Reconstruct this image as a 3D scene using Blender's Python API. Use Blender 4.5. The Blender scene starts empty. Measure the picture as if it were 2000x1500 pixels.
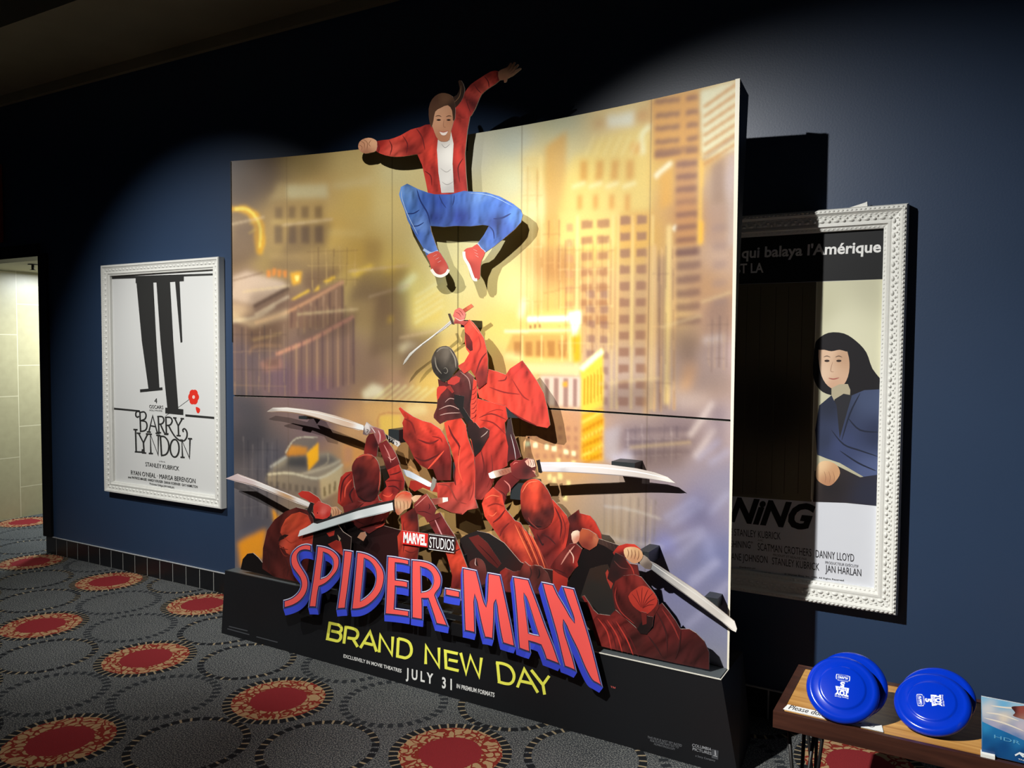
import bpy, bmesh, math, random
import numpy as np
from mathutils import Vector, Matrix
from mathutils.geometry import delaunay_2d_cdt
random.seed(7); RNG = np.random.default_rng(7)
C = bpy.context.scene.collection
SC = bpy.context.scene

# ---------------------------------------------------------------- camera
FPX, YAW, PITCH, ROLL = 1555.93, -0.5222, -0.0443, 0.0062
EYE = np.array([0.0, -3.7737, 1.7216])
def _axes():
    cy, sy, cp, sp, cr, sr = (math.cos(YAW), math.sin(YAW), math.cos(PITCH), math.sin(PITCH), math.cos(ROLL), math.sin(ROLL))
    fwd = np.array([sy, cy, 0.]); right = np.array([cy, -sy, 0.]); up = np.array([0, 0, 1.])
    f2 = fwd*cp + up*sp; u2 = up*cp - fwd*sp
    return right*cr + u2*sr, u2*cr - right*sr, f2
RT, UP, FW = _axes()
cam = bpy.data.objects.new('camera', bpy.data.cameras.new('camera')); C.objects.link(cam)
cam.data.sensor_width = 36.0; cam.data.lens = FPX/2000*36.0; cam.data.clip_start = 0.05
M = Matrix.Identity(4)
for i in range(3):
    M[i][0], M[i][1], M[i][2], M[i][3] = RT[i], UP[i], -FW[i], EYE[i]
cam.matrix_world = M
SC.camera = cam
SC.view_settings.view_transform = 'Standard'; SC.view_settings.look = 'None'
SC.view_settings.gamma = 1.0; SC.view_settings.use_curve_mapping = False
SC.view_settings.exposure = 0.0

# ---------------------------------------------------------------- world and lamps
w = bpy.data.worlds.new('world'); SC.world = w; w.use_nodes = True
w.node_tree.nodes['Background'].inputs[0].default_value = (0.55, 0.6, 0.7, 1)
w.node_tree.nodes['Background'].inputs[1].default_value = 0.03
def spot(name, loc, target, energy, angle, blend, radius=0.025, col=(1, .97, .9)):
    l = bpy.data.lights.new(name, 'SPOT'); l.energy = energy; l.spot_size = math.radians(angle); l.spot_blend = blend
    l.shadow_soft_size = radius; l.color = col
    o = bpy.data.objects.new(name, l); C.objects.link(o); o.location = loc
    d = Vector(target) - Vector(loc); o.rotation_euler = d.to_track_quat('-Z', 'Y').to_euler()
    return o
def area(name, loc, target, energy, sx, sy, col=(1, 1, 1)):
    l = bpy.data.lights.new(name, 'AREA'); l.energy = energy; l.shape = 'RECTANGLE'; l.size = sx; l.size_y = sy; l.color = col
    o = bpy.data.objects.new(name, l); C.objects.link(o); o.location = loc
    d = Vector(target) - Vector(loc); o.rotation_euler = d.to_track_quat('-Z', 'Y').to_euler()
    return o
WARM = (1, .985, .95)
spot('track_spot_centre', (-2.55, -3.5, 3.72), (-.62, -.40, .80), 830, 65.4, .79, col=WARM)
spot('bench_fill_spot', (-2.50, -3.5, 3.72), (.40, -.40, .0), 700, 44, .97, col=WARM)  # added fill beside the centre spot, brightens the bench and lower parts
spot('track_spot_right', (-1.15, -3.4, 3.72), (-2.72, -.40, 1.58), 540, 47.4, .6, col=WARM)
spot('track_spot_poster', (-5.0, -2.7, 3.72), (-4.54, 0, .95), 590, 70, .95, col=WARM)
spot('floor_fill_spot', (-3.3, -2.35, 4.3), (-3.3, -2.35, 0), 150, 54, 1., col=WARM)  # added fill from above for the foreground floor, no fixture there
area('corridor_panel_light', (-7.45, 1.15, 2.44), (-7.45, 1.15, 0), 75, .3, .3, (.86, .94, 1))

# ---------------------------------------------------------------- helpers
def lin(c):
    c = np.asarray(c, float)/255.0
    return np.where(c <= .04045, c/12.92, ((c+.055)/1.055)**2.4)
def ray(px, py):
    return FW + RT*(px-1000)/FPX - UP*(py-750)/FPX
def onY(px, py, Y):
    d = ray(px, py); return EYE + d*((Y-EYE[1])/d[1])
def onZ(px, py, z):
    d = ray(px, py); return EYE + d*((z-EYE[2])/d[2])
def hit(px, py, P0, n):
    d = ray(px, py); return EYE + d*(((P0-EYE)@n)/(d@n))
def T(ox, oy, s):
    return lambda *pts: [(ox+x/s, oy+y/s) for x, y in pts]
def tag(o, label=None, cat=None, group=None, kind=None):
    if label: o['label'] = label
    if cat: o['category'] = cat
    if group: o['group'] = group
    if kind: o['kind'] = kind
    return o
def empty(name, loc=(0, 0, 0)):
    o = bpy.data.objects.new(name, None); C.objects.link(o); o.location = loc; o.empty_display_size = .1
    return o
def link(name, me, m, parent=None):
    o = bpy.data.objects.new(name, me); C.objects.link(o)
    for mm in (m if isinstance(m, (list, tuple)) else [m]): me.materials.append(mm)
    if parent is not None:
        o.parent = parent
        p = parent; off = Vector((0, 0, 0))
        while p is not None: off += p.location; p = p.parent
        o.location = -off
    return o
class MB:
    """Collects shapes into one mesh object (all coordinates are world metres)."""
    def __init__(s): s.v = []; s.f = []; s.c = []; s.mi = []; s.smooth = []
    def add(s, verts, faces, col=(1, 1, 1), mi=0, smooth=False):
        b = len(s.v); s.v.extend([tuple(map(float, p)) for p in verts])
        if isinstance(col, np.ndarray) and col.ndim == 2: s.c.extend(map(tuple, col))
        else: s.c.extend([tuple(col)]*len(verts))
        for f in faces: s.f.append([b+i for i in f]); s.mi.append(mi); s.smooth.append(smooth)
    def box(s, a, b, col=(1, 1, 1), mi=0):
        x0, y0, z0 = a; x1, y1, z1 = b
        v = [(x0, y0, z0), (x1, y0, z0), (x1, y1, z0), (x0, y1, z0), (x0, y0, z1), (x1, y0, z1), (x1, y1, z1), (x0, y1, z1)]
        s.add(v, [(0, 3, 2, 1), (4, 5, 6, 7), (0, 1, 5, 4), (1, 2, 6, 5), (2, 3, 7, 6), (3, 0, 4, 7)], col, mi)
    def hexa(s, bot, top, col=(1, 1, 1), mi=0):
        s.add(list(bot)+list(top), [(0, 3, 2, 1), (4, 5, 6, 7), (0, 1, 5, 4), (1, 2, 6, 5), (2, 3, 7, 6), (3, 0, 4, 7)], col, mi)
    def tube(s, pts, r, n=8, col=(1, 1, 1), mi=0):
        pts = [Vector(p) for p in pts]; rings = []
        for i, p in enumerate(pts):
            t = (pts[min(i+1, len(pts)-1)]-pts[max(i-1, 0)]).normalized()
            a = t.cross(Vector((0, 0, 1)) if abs(t.z) < .9 else Vector((1, 0, 0))).normalized(); b = t.cross(a)
            rings.append([p+(a*math.cos(2*math.pi*k/n)+b*math.sin(2*math.pi*k/n))*r for k in range(n)])
        v = [q for rg in rings for q in rg]; f = []
        for i in range(len(rings)-1):
            for k in range(n): f.append((i*n+k, i*n+(k+1) % n, (i+1)*n+(k+1) % n, (i+1)*n+k))
        f.append(tuple(range(n-1, -1, -1))); f.append(tuple((len(rings)-1)*n+k for k in range(n)))
        s.add(v, f, col, mi, True)
    def build(s, name, m, parent=None):
        if not s.v: return None
        me = bpy.data.meshes.new(name); me.from_pydata(s.v, [], s.f)
        at = me.color_attributes.new('print', 'FLOAT_COLOR', 'POINT')
        cc = np.ones((len(s.v), 4)); cc[:, :3] = np.array(s.c); at.data.foreach_set('color', cc.ravel())
        me.polygons.foreach_set('material_index', s.mi); me.polygons.foreach_set('use_smooth', s.smooth)
        me.update()
        return link(name, me, m, parent)

# ---------------------------------------------------------------- materials
def mat(name, col=(128, 128, 128), rough=.5, spec=.4, metal=0., noise=0., nscale=20., bump=0., bscale=200.):
    m = bpy.data.materials.new(name); m.use_nodes = True; nt = m.node_tree; b = nt.nodes['Principled BSDF']
    c = lin(col); b.inputs['Base Color'].default_value = (*c, 1); b.inputs['Roughness'].default_value = rough
    b.inputs['Specular IOR Level'].default_value = spec; b.inputs['Metallic'].default_value = metal
    tc = nt.nodes.new('ShaderNodeTexCoord')
    if noise:
        n = nt.nodes.new('ShaderNodeTexNoise'); n.inputs['Scale'].default_value = nscale; n.inputs['Detail'].default_value = 4
        nt.links.new(tc.outputs['Object'], n.inputs['Vector'])
        mx = nt.nodes.new('ShaderNodeMix'); mx.data_type = 'RGBA'
        mx.inputs[6].default_value = (*(c*(1-noise)), 1); mx.inputs[7].default_value = (*np.minimum(c*(1+noise), 1), 1)
        nt.links.new(n.outputs['Fac'], mx.inputs[0]); nt.links.new(mx.outputs[2], b.inputs['Base Color'])
    if bump:
        n = nt.nodes.new('ShaderNodeTexNoise'); n.inputs['Scale'].default_value = bscale; n.inputs['Detail'].default_value = 3
        nt.links.new(tc.outputs['Object'], n.inputs['Vector'])
        bp = nt.nodes.new('ShaderNodeBump'); bp.inputs['Strength'].default_value = bump; bp.inputs['Distance'].default_value = .004
        nt.links.new(n.outputs['Fac'], bp.inputs['Height']); nt.links.new(bp.outputs['Normal'], b.inputs['Normal'])
    return m
def print_mat(name, rough=.45, spec=.35):
    m = bpy.data.materials.new(name); m.use_nodes = True; nt = m.node_tree; b = nt.nodes['Principled BSDF']
    a = nt.nodes.new('ShaderNodeVertexColor'); a.layer_name = 'print'
    nt.links.new(a.outputs['Color'], b.inputs['Base Color'])
    b.inputs['Roughness'].default_value = rough; b.inputs['Specular IOR Level'].default_value = spec
    return m
class NG:
    """Small node-maths writer."""
    def __init__(s, nt): s.nt = nt
    def m(s, op, a, b=None, c=None):
        n = s.nt.nodes.new('ShaderNodeMath'); n.operation = op
        for i, x in enumerate((a, b, c)):
            if x is None: continue
            if isinstance(x, (int, float)): n.inputs[i].default_value = x
            else: s.nt.links.new(x, n.inputs[i])
        return n.outputs[0]
    def mix(s, f, a, b):
        n = s.nt.nodes.new('ShaderNodeMix'); n.data_type = 'RGBA'
        for sock, x in ((n.inputs[0], f), (n.inputs[6], a), (n.inputs[7], b)):
            if isinstance(x, (int, float)): sock.default_value = x
            elif isinstance(x, (tuple, list, np.ndarray)): sock.default_value = (*lin(x), 1)
            else: s.nt.links.new(x, sock)
        return n.outputs[2]
    def step(s, x, lo, hi):          # 1 between lo and hi
        return s.m('MULTIPLY', s.m('GREATER_THAN', x, lo), s.m('LESS_THAN', x, hi))

PRINT = print_mat('printed_card')
POSTER = print_mat('poster_paper', .55, .25)
M_WALL = mat('navy_satin_paint', (39, 57, 83), .40, .5, noise=.12, nscale=1.2, bump=.05, bscale=110)
M_BLACK = mat('black_card', (19, 20, 23), .5, .35, noise=.15, nscale=3)
M_BLACKTRIM = mat('black_trim', (11, 12, 14), .6, .2, noise=.1)
M_CEIL = mat('dull_soffit_paint', (150, 138, 108), .9, .1, noise=.25, nscale=2)
M_VOID = mat('black_ceiling_void', (10, 11, 13), .95, .05, noise=.2)
M_FRAME = mat('white_moulding_paint', (214, 214, 208), .4, .45, noise=.04, nscale=40, bump=.08, bscale=90)
M_WHITE = mat('white_card', (226, 226, 220), .6, .2, noise=.03)

def carpet_material():
    m = bpy.data.materials.new('patterned_carpet'); m.use_nodes = True; nt = m.node_tree; b = nt.nodes['Principled BSDF']; g = NG(nt)
    b.inputs['Roughness'].default_value = .95; b.inputs['Specular IOR Level'].default_value = .1
    tc = nt.nodes.new('ShaderNodeTexCoord'); sp = nt.nodes.new('ShaderNodeSeparateXYZ'); nt.links.new(tc.outputs['Object'], sp.inputs[0])
    X, Y = sp.outputs[0], sp.outputs[1]
    A, H = 1.016, .782
    def cell(ox, oy, px, py):
        lx = g.m('WRAP', g.m('SUBTRACT', X, ox), px/2, -px/2); ly = g.m('WRAP', g.m('SUBTRACT', Y, oy), py/2, -py/2)
        return lx, ly, g.m('SQRT', g.m('ADD', g.m('MULTIPLY', lx, lx), g.m('MULTIPLY', ly, ly)))
    def nearest(cells):
        lx, ly, r = cells[0]
        for x2, y2, r2 in cells[1:]:
            s = g.m('LESS_THAN', r2, r); inv = g.m('SUBTRACT', 1, s)
            lx = g.m('ADD', g.m('MULTIPLY', x2, s), g.m('MULTIPLY', lx, inv)); ly = g.m('ADD', g.m('MULTIPLY', y2, s), g.m('MULTIPLY', ly, inv))
            r = g.m('MINIMUM', r, r2)
        return r, g.m('ARCTAN2', ly, lx)
    def noise(scale, detail=3, dist=0.):
        n = nt.nodes.new('ShaderNodeTexNoise'); n.inputs['Scale'].default_value = scale; n.inputs['Detail'].default_value = detail
        n.inputs['Distortion'].default_value = dist; nt.links.new(tc.outputs['Object'], n.inputs['Vector']); return n.outputs['Fac']
    ox, oy = -1.876, -1.02
    base = g.mix(noise(3.5, 4), (50, 53, 56), (88, 90, 92))
    fleck = noise(170, 2)
    base = g.mix(g.m('GREATER_THAN', fleck, .56), base, (126, 127, 122))
    base = g.mix(g.m('LESS_THAN', fleck, .42), base, (38, 41, 44))
    def dashes(base, cells, r0, r1, n, cream, camt):
        r, th = nearest(cells)
        fr = g.m('FRACT', g.m('MULTIPLY', th, n/(2*math.pi)))
        ring = g.step(r, r0, r1)
        base = g.mix(g.m('MULTIPLY', ring, g.m('GREATER_THAN', fr, (.26 if cream else .45))), base, (28, 30, 33) if cream else (42, 45, 48))
        if cream:
            base = g.mix(g.m('MULTIPLY', ring, g.m('MULTIPLY', g.m('LESS_THAN', fr, .22), g.m('GREATER_THAN', noise(9, 1), camt))), base, (150, 134, 106))
        return base, r
    def tri(dx, dy, par):   # rings between the red medallions; par shifts to every second one
        return [cell(ox+dx+par*A, oy+dy, 2*A, 2*H), cell(ox+dx+par*A+A/2, oy+dy+H, 2*A, 2*H)]
    third = H/3
    base, _ = dashes(base, tri(A/2, -third, 0)+tri(A/2, third, 1), .222, .262, 34, False, 0)
    base, _ = dashes(base, tri(A/2, -third, 1)+tri(A/2, third, 0), .226, .260, 34, True, .46)
    red = [cell(ox, oy, A, 2*H), cell(ox+A/2, oy+H, A, 2*H)]
    base, r = dashes(base, red, .215, .262, 40, True, .3)
    rn = g.m('ADD', r, g.m('MULTIPLY', g.m('SUBTRACT', noise(40, 1), .5), .018))
    sq = noise(26, 2, 1.6)
    vo = nt.nodes.new('ShaderNodeTexVoronoi'); vo.feature = 'DISTANCE_TO_EDGE'; vo.inputs['Scale'].default_value = 26
    wp = nt.nodes.new('ShaderNodeTexNoise'); wp.inputs['Scale'].default_value = 12; nt.links.new(tc.outputs['Object'], wp.inputs['Vector'])
    va = nt.nodes.new('ShaderNodeMix'); va.data_type = 'VECTOR'; va.inputs[0].default_value = .10
    nt.links.new(tc.outputs['Object'], va.inputs[4]); nt.links.new(wp.outputs['Color'], va.inputs[5]); nt.links.new(va.outputs[1], vo.inputs['Vector'])
    tan = g.mix(g.m('GREATER_THAN', vo.outputs['Distance'], .105), (126, 44, 34), (168, 138, 100))
    base = g.mix(g.m('LESS_THAN', rn, .222), base, tan)
    base = g.mix(g.m('LESS_THAN', rn, .135), base, (132, 40, 44))
    fine = noise(420, 1)
    out = g.mix(g.m('MULTIPLY', g.m('LESS_THAN', fine, .45), .35), base, (22, 22, 24))
    nt.links.new(out, b.inputs['Base Color'])
    bp = nt.nodes.new('ShaderNodeBump'); bp.inputs['Strength'].default_value = .5; bp.inputs['Distance'].default_value = .004
    nt.links.new(noise(260, 2), bp.inputs['Height']); nt.links.new(bp.outputs['Normal'], b.inputs['Normal'])
    return m
def tile_material():
    m = bpy.data.materials.new('beige_wall_tile'); m.use_nodes = True; nt = m.node_tree; b = nt.nodes['Principled BSDF']; g = NG(nt)
    tc = nt.nodes.new('ShaderNodeTexCoord'); sp = nt.nodes.new('ShaderNodeSeparateXYZ'); nt.links.new(tc.outputs['Object'], sp.inputs[0])
    U = g.m('DIVIDE', g.m('SUBTRACT', sp.outputs[1], .645), .305)
    col = g.m('FLOOR', U)
    odd = g.m('ABSOLUTE', g.m('MODULO', col, 2))
    V = g.m('DIVIDE', g.m('ADD', g.m('SUBTRACT', sp.outputs[2], .305), g.m('MULTIPLY', odd, .305)), .61)
    fu = g.m('ABSOLUTE', g.m('SUBTRACT', g.m('FRACT', U), .5)); fv = g.m('ABSOLUTE', g.m('SUBTRACT', g.m('FRACT', V), .5))
    grout = g.m('MAXIMUM', g.m('GREATER_THAN', fu, .4885), g.m('GREATER_THAN', fv, .494))
    n = nt.nodes.new('ShaderNodeTexNoise'); n.inputs['Scale'].default_value = 14; nt.links.new(tc.outputs['Object'], n.inputs['Vector'])
    c = g.mix(n.outputs['Fac'], (160, 152, 118), (176, 168, 132))
    c = g.mix(grout, c, (206, 198, 164))
    nt.links.new(c, b.inputs['Base Color']); b.inputs['Roughness'].default_value = .35
    return m
def wood_material(name, c0, c1, axis=0, scale=2.0):
    m = bpy.data.materials.new(name); m.use_nodes = True; nt = m.node_tree; b = nt.nodes['Principled BSDF']; g = NG(nt)
    tc = nt.nodes.new('ShaderNodeTexCoord'); mp = nt.nodes.new('ShaderNodeMapping'); nt.links.new(tc.outputs['Object'], mp.inputs[0])
    sc = [18, 18, 18]; sc[axis] = 1.3; mp.inputs['Scale'].default_value = sc
    n = nt.nodes.new('ShaderNodeTexNoise'); n.inputs['Scale'].default_value = scale; n.inputs['Detail'].default_value = 6; n.inputs['Distortion'].default_value = .6
    nt.links.new(mp.outputs[0], n.inputs['Vector'])
    r = g.m('MULTIPLY_ADD', g.m('SUBTRACT', n.outputs['Fac'], .5), 2.2, .5)
    c = g.mix(r, c0, c1)
    nt.links.new(c, b.inputs['Base Color']); b.inputs['Roughness'].default_value = .38; b.inputs['Specular IOR Level'].default_value = .4
    return m
# ---------------------------------------------------------------- the room
def struct(name, mb, m, parent=None):
    o = mb.build(name, m, parent)
    if parent is None: o['kind'] = 'structure'
    return o
XL, XO, XR, ZC = -8.22, -6.635, 3.2, 3.745
b = MB(); b.box((XL-.3, -6.2, -.06), (XR, 3.6, 0)); struct('floor', b, carpet_material())
b = MB()
b.box((XO, 0, 0), (XR, .16, 4.7)); b.box((XL-.3, 0, 2.475), (XO, .16, 4.7))
struct('wall_back', b, M_WALL)
b = MB(); b.box((XL-.12, .0, 0), (XL, 3.6, 2.475)); struct('wall_corridor', b, tile_material())
b = MB(); b.box((XL-.3, -6.2, 0), (XL-.12, 0, 4.7)); struct('wall_left', b, M_WALL)
b = MB(); b.box((XL-.3, .16, 2.458), (XO+.3, 3.6, 2.56)); struct('ceiling_corridor', b, mat('corridor_ceiling_paint', (186, 184, 164), .8, .2, noise=.03))
b = MB(); b.box((XO, .16, 0), (XO+.12, 3.6, 2.458)); struct('wall_corridor_right', b, mat('corridor_wall_paint', (150, 150, 140), .6, .2, noise=.05))
b = MB(); b.box((XL-.3, 3.6, 0), (XO+.3, 3.72, 2.56)); struct('wall_corridor_end', b, mat('corridor_end_paint', (140, 140, 132), .6, .2, noise=.05))
# dark soffit over the back wall, with a narrow ledge, and the black void beyond it
b = MB(); b.box((XL-.3, -.82, 3.82), (XR, 0, 4.05)); struct('ceiling', b, M_CEIL)
b = MB(); b.box((XL-.3, -.035, ZC), (XR, 0, 3.82)); struct('trim_1', b, M_CEIL)
b = MB(); b.box((XL-.3, -6.2, 4.6), (XR, -.0, 4.7)); struct('ceiling_void', b, M_VOID)
# black corner guard at the opening, standing on the tiled baseboard
b = MB(); b.box((XO-.02, -.022, .142), (XO+.095, .16, 2.475)); b.box((XL-.3, -.022, 2.455), (XO-.02, .16, 2.56)); struct('trim_2', b, M_BLACKTRIM)
# baseboard of black tiles with pale grout and a pale metal cap
b = MB(); x = XO; b.box((XO, -.008, 0), (XR, 0, .1395), lin((176, 178, 174)), 0)
while x < XR-.15:
    b.box((x+.004, -.011, .0), (x+.1425, -.008, .1355), lin((17, 18, 21))); x += .1465
b.box((XO+.02, -.014, .1395), (XR, 0, .1425), lin((176, 178, 178)))
struct('baseboard_back', b, print_mat('glazed_tile', .35, .5))
# dim red panel over the opening
b = MB(); b.box((-7.62, -.05, 2.60), (-7.175, -.012, 3.26), lin((130, 26, 20))); b.box((-7.62, -.012, 2.62), (-7.2, 0, 3.24), lin((20, 20, 20)))
t = b.build('wall_panel', print_mat('dull_red_panel', .6, .3)); tag(t, 'dull dark red panel on the wall above the lit doorway', 'sign')
# sprinkler head under the corridor ceiling
p = onZ(64, 516, 2.458); b = MB()
r = .03
b.tube([(p[0], p[1], 2.458), (p[0], p[1], 2.45)], .04, 12, lin((40, 38, 30))); b.tube([(p[0], p[1], 2.45), (p[0], p[1], 2.405)], .012, 8, lin((40, 38, 30)))
b.tube([(p[0], p[1], 2.408), (p[0], p[1], 2.404)], .025, 10, lin((40, 38, 30)))
t = b.build('sprinkler_head', print_mat('sprinkler_metal', .4, .5)); tag(t, 'small dark fire sprinkler under the pale corridor ceiling', 'sprinkler')

# ---------------------------------------------------------------- flat print helpers
def smooth(pts, k=4):
    """closed Catmull-Rom through the points"""
    P = np.array(pts, float); n = len(P); out = []
    for i in range(n):
        p0, p1, p2, p3 = P[i-1], P[i], P[(i+1) % n], P[(i+2) % n]
        for j in range(k):
            t = j/k
            out.append(.5*((2*p1)+(-p0+p2)*t+(2*p0-5*p1+4*p2-p3)*t*t+(-p0+3*p1-3*p2+p3)*t**3))
    return out
def smooth_open(pts, k=5):
    P = np.array(pts, float); n = len(P); out = []
    for i in range(n-1):
        p0, p1, p2, p3 = P[max(i-1, 0)], P[i], P[i+1], P[min(i+2, n-1)]
        for j in range(k):
            t = j/k
            out.append(.5*((2*p1)+(-p0+p2)*t+(2*p0-5*p1+4*p2-p3)*t*t+(-p0+3*p1-3*p2+p3)*t**3))
    out.append(P[-1]); return out
def inside(P, poly):
    x, y = P[:, 0], P[:, 1]; r = np.zeros(len(P), bool); n = len(poly)
    for i in range(n):
        x1, y1 = poly[i]; x2, y2 = poly[(i+1) % n]
        if y1 == y2: continue
        c = ((y1 > y) != (y2 > y)) & (x < (x2-x1)*(y-y1)/(y2-y1)+x1); r ^= c
    return r
def triang(outline, holes=(), step=None):
    """pixel outline (and holes) -> points, triangles"""
    vs = [Vector((float(p[0]), float(p[1]))) for p in outline]; edges = [(i, (i+1) % len(vs)) for i in range(len(vs))]; faces = []
    for h in holes:
        b0 = len(vs); vs += [Vector((float(p[0]), float(p[1]))) for p in h]; edges += [(b0+i, b0+(i+1) % len(h)) for i in range(len(h))]
    if step:
        o = np.array(outline); x0, y0 = o.min(0); x1, y1 = o.max(0)
        gx, gy = np.meshgrid(np.arange(x0+step/2, x1, step), np.arange(y0+step/2, y1, step)); G = np.stack([gx.ravel(), gy.ravel()], 1)
        if len(G):
            k = inside(G, outline)
            for h in holes: k &= ~inside(G, h)
            vs += [Vector((float(p[0]), float(p[1]))) for p in G[k]]
    r = delaunay_2d_cdt(vs, edges, [], 0, 1e-4)
    P = np.array([[v.x, v.y] for v in r[0]]); F = [f for f in r[2]]
    if not F: return P, []
    cen = np.array([P[list(f)].mean(0) for f in F]); k = inside(cen, outline)
    for h in holes: k &= ~inside(cen, h)
    return P, [F[i] for i in range(len(F)) if k[i]]
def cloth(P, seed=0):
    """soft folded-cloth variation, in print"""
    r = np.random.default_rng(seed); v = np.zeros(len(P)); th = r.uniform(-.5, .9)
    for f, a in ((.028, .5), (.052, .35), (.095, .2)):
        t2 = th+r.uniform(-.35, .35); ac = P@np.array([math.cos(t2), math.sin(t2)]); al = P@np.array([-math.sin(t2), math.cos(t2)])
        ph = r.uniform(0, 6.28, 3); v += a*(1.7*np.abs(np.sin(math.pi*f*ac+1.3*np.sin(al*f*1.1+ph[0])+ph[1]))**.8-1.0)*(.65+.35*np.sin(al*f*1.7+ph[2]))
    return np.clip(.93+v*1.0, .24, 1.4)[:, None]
def shade(P, cols):
    """one colour, or colours pinned at pixel points and blended between them"""
    if not isinstance(cols[0], (tuple, list)): return np.tile(lin(cols), (len(P), 1))
    A = np.array([[c[0], c[1]] for c in cols], float); K = np.array([lin(c[2]) for c in cols])
    d = ((P[:, None, :]-A[None])**2).sum(2)+4.0; wgt = 1/d**1.3
    return (wgt@K)/wgt.sum(1, keepdims=True)
EDGE = (176, 160, 148)
class Sheet:
    """Stacks printed card shapes on one vertical plane parallel to the wall (or any mapping px->point)."""
    def __init__(s, Y=None, fn=None, nrm=(0, -1, 0)):
        s.fn = fn or (lambda x, y: onY(x, y, Y)); s.n = np.array(nrm, float); s.lift = 0.0; s.k = .35; s.folds = False; s.gain = 1.0
    def pos(s, P, off): return [s.fn(x, y)+s.n*off for x, y in P]
    def patch(s, mb, pts, cols, thick=.005, sm=0, step=14, holes=(), edge=EDGE, dl=.0005, mi=0, plain=False):
        if sm: pts = smooth(pts, sm)
        P, F = triang(pts, holes, step if isinstance(cols[0], (tuple, list)) else None)
        s.lift += dl*s.k; off = s.lift
        V = s.pos(P, off)
        # triangles facing the plane normal
        if F:
            a, c, d = [np.array(V[i]) for i in F[0][:3]]
            if np.cross(c-a, d-a)@s.n < 0: F = [f[::-1] for f in F]
        sc = shade(P, cols)
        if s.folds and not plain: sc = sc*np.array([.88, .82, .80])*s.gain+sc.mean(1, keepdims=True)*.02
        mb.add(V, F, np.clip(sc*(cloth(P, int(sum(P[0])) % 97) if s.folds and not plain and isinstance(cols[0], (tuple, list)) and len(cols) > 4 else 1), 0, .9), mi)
        if thick:
            for loop in [pts]+list(holes):
                n = len(loop); top = s.pos(loop, off); bot = s.pos(loop, off-thick)
                mb.add(top+bot, [(i, (i+1) % n, n+(i+1) % n, n+i) for i in range(n)], lin(edge), mi)
            mb.add(s.pos(P, off-thick), [f[::-1] for f in F], lin((120, 112, 100)), mi)
    def stroke(s, mb, pts, wd, col, sm=4, taper=True, dl=.0003, both=False):
        """a printed line: a thin strip on the surface"""
        if sm: pts = smooth_open(pts, sm)
        P = np.array(pts, float); n = len(P); s.lift += dl*s.k
        t = np.zeros_like(P); t[1:-1] = P[2:]-P[:-2]; t[0] = P[1]-P[0]; t[-1] = P[-1]-P[-2]
        t /= np.linalg.norm(t, axis=1, keepdims=True)+1e-9; nn = np.stack([-t[:, 1], t[:, 0]], 1)
        u = np.linspace(0, 1, n); ww = wd/2*(np.sin(np.pi*np.clip(u*.96+.02, 0, 1))**.6 if taper else np.ones(n))
        L, R = P+nn*ww[:, None], P-nn*ww[:, None]
        V = s.pos(L, s.lift)+s.pos(R, s.lift)
        mb.add(V, [(i, i+1, n+i+1, n+i) for i in range(n-1)], lin(col))
def strip(pts, wd, closed=False):
    """outline polygon of a mitred line of constant width"""
    P = np.array(pts, float); n = len(P); off = []
    for i in range(n):
        a = P[i]-P[i-1] if i > 0 else P[1]-P[0]; c = P[i+1]-P[i] if i < n-1 else P[i]-P[i-1]
        a = a/np.linalg.norm(a); c = c/np.linalg.norm(c); na = np.array([-a[1], a[0]]); nc = np.array([-c[1], c[0]])
        m = na+nc; m /= np.linalg.norm(m)+1e-9; k = min(1/max(m@na, .45), 2.0)
        off.append(m*k*wd/2)
    off = np.array(off)
    return [tuple(p) for p in P+off]+[tuple(p) for p in (P-off)[::-1]]
FONTS = {}
def text_mesh(txt, bold=0., shear=0.):
    cu = bpy.data.curves.new('lettering', 'FONT'); cu.body = txt; cu.size = 1; cu.offset = bold; cu.shear = shear; cu.resolution_u = 3
    o = bpy.data.objects.new('lettering', cu); C.objects.link(o)
    me = bpy.data.meshes.new_from_object(o.evaluated_get(bpy.context.evaluated_depsgraph_get()))
    V = np.array([v.co[:] for v in me.vertices]); F = [list(p.vertices) for p in me.polygons]
    bpy.data.objects.remove(o); bpy.data.curves.remove(cu); bpy.data.meshes.remove(me)
    return V, F
def text(mb, txt, p0, p1, top, fn, n, off, col, bold=.0, shear=0., cap=None):
    """txt from baseline start p0 to baseline end p1, cap height from p0 up to top (pixels); fn maps px to the surface"""
    V, F = text_mesh(txt, bold, shear)
    x0, x1 = V[:, 0].min(), V[:, 0].max(); cap = cap or .70
    A = np.array(fn(*p0)); B = np.array(fn(*p1)); D = np.array(fn(*top)); n = np.array(n, float)
    W = [A+(v[0]-x0)/(x1-x0)*(B-A)+v[1]/cap*(D-A)+n*off for v in V]
    if F:
        a, c, d = [W[i] for i in F[0][:3]]
        if np.cross(c-a, d-a)@n < 0: F = [f[::-1] for f in F]
    mb.add(W, F, lin(col))
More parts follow.
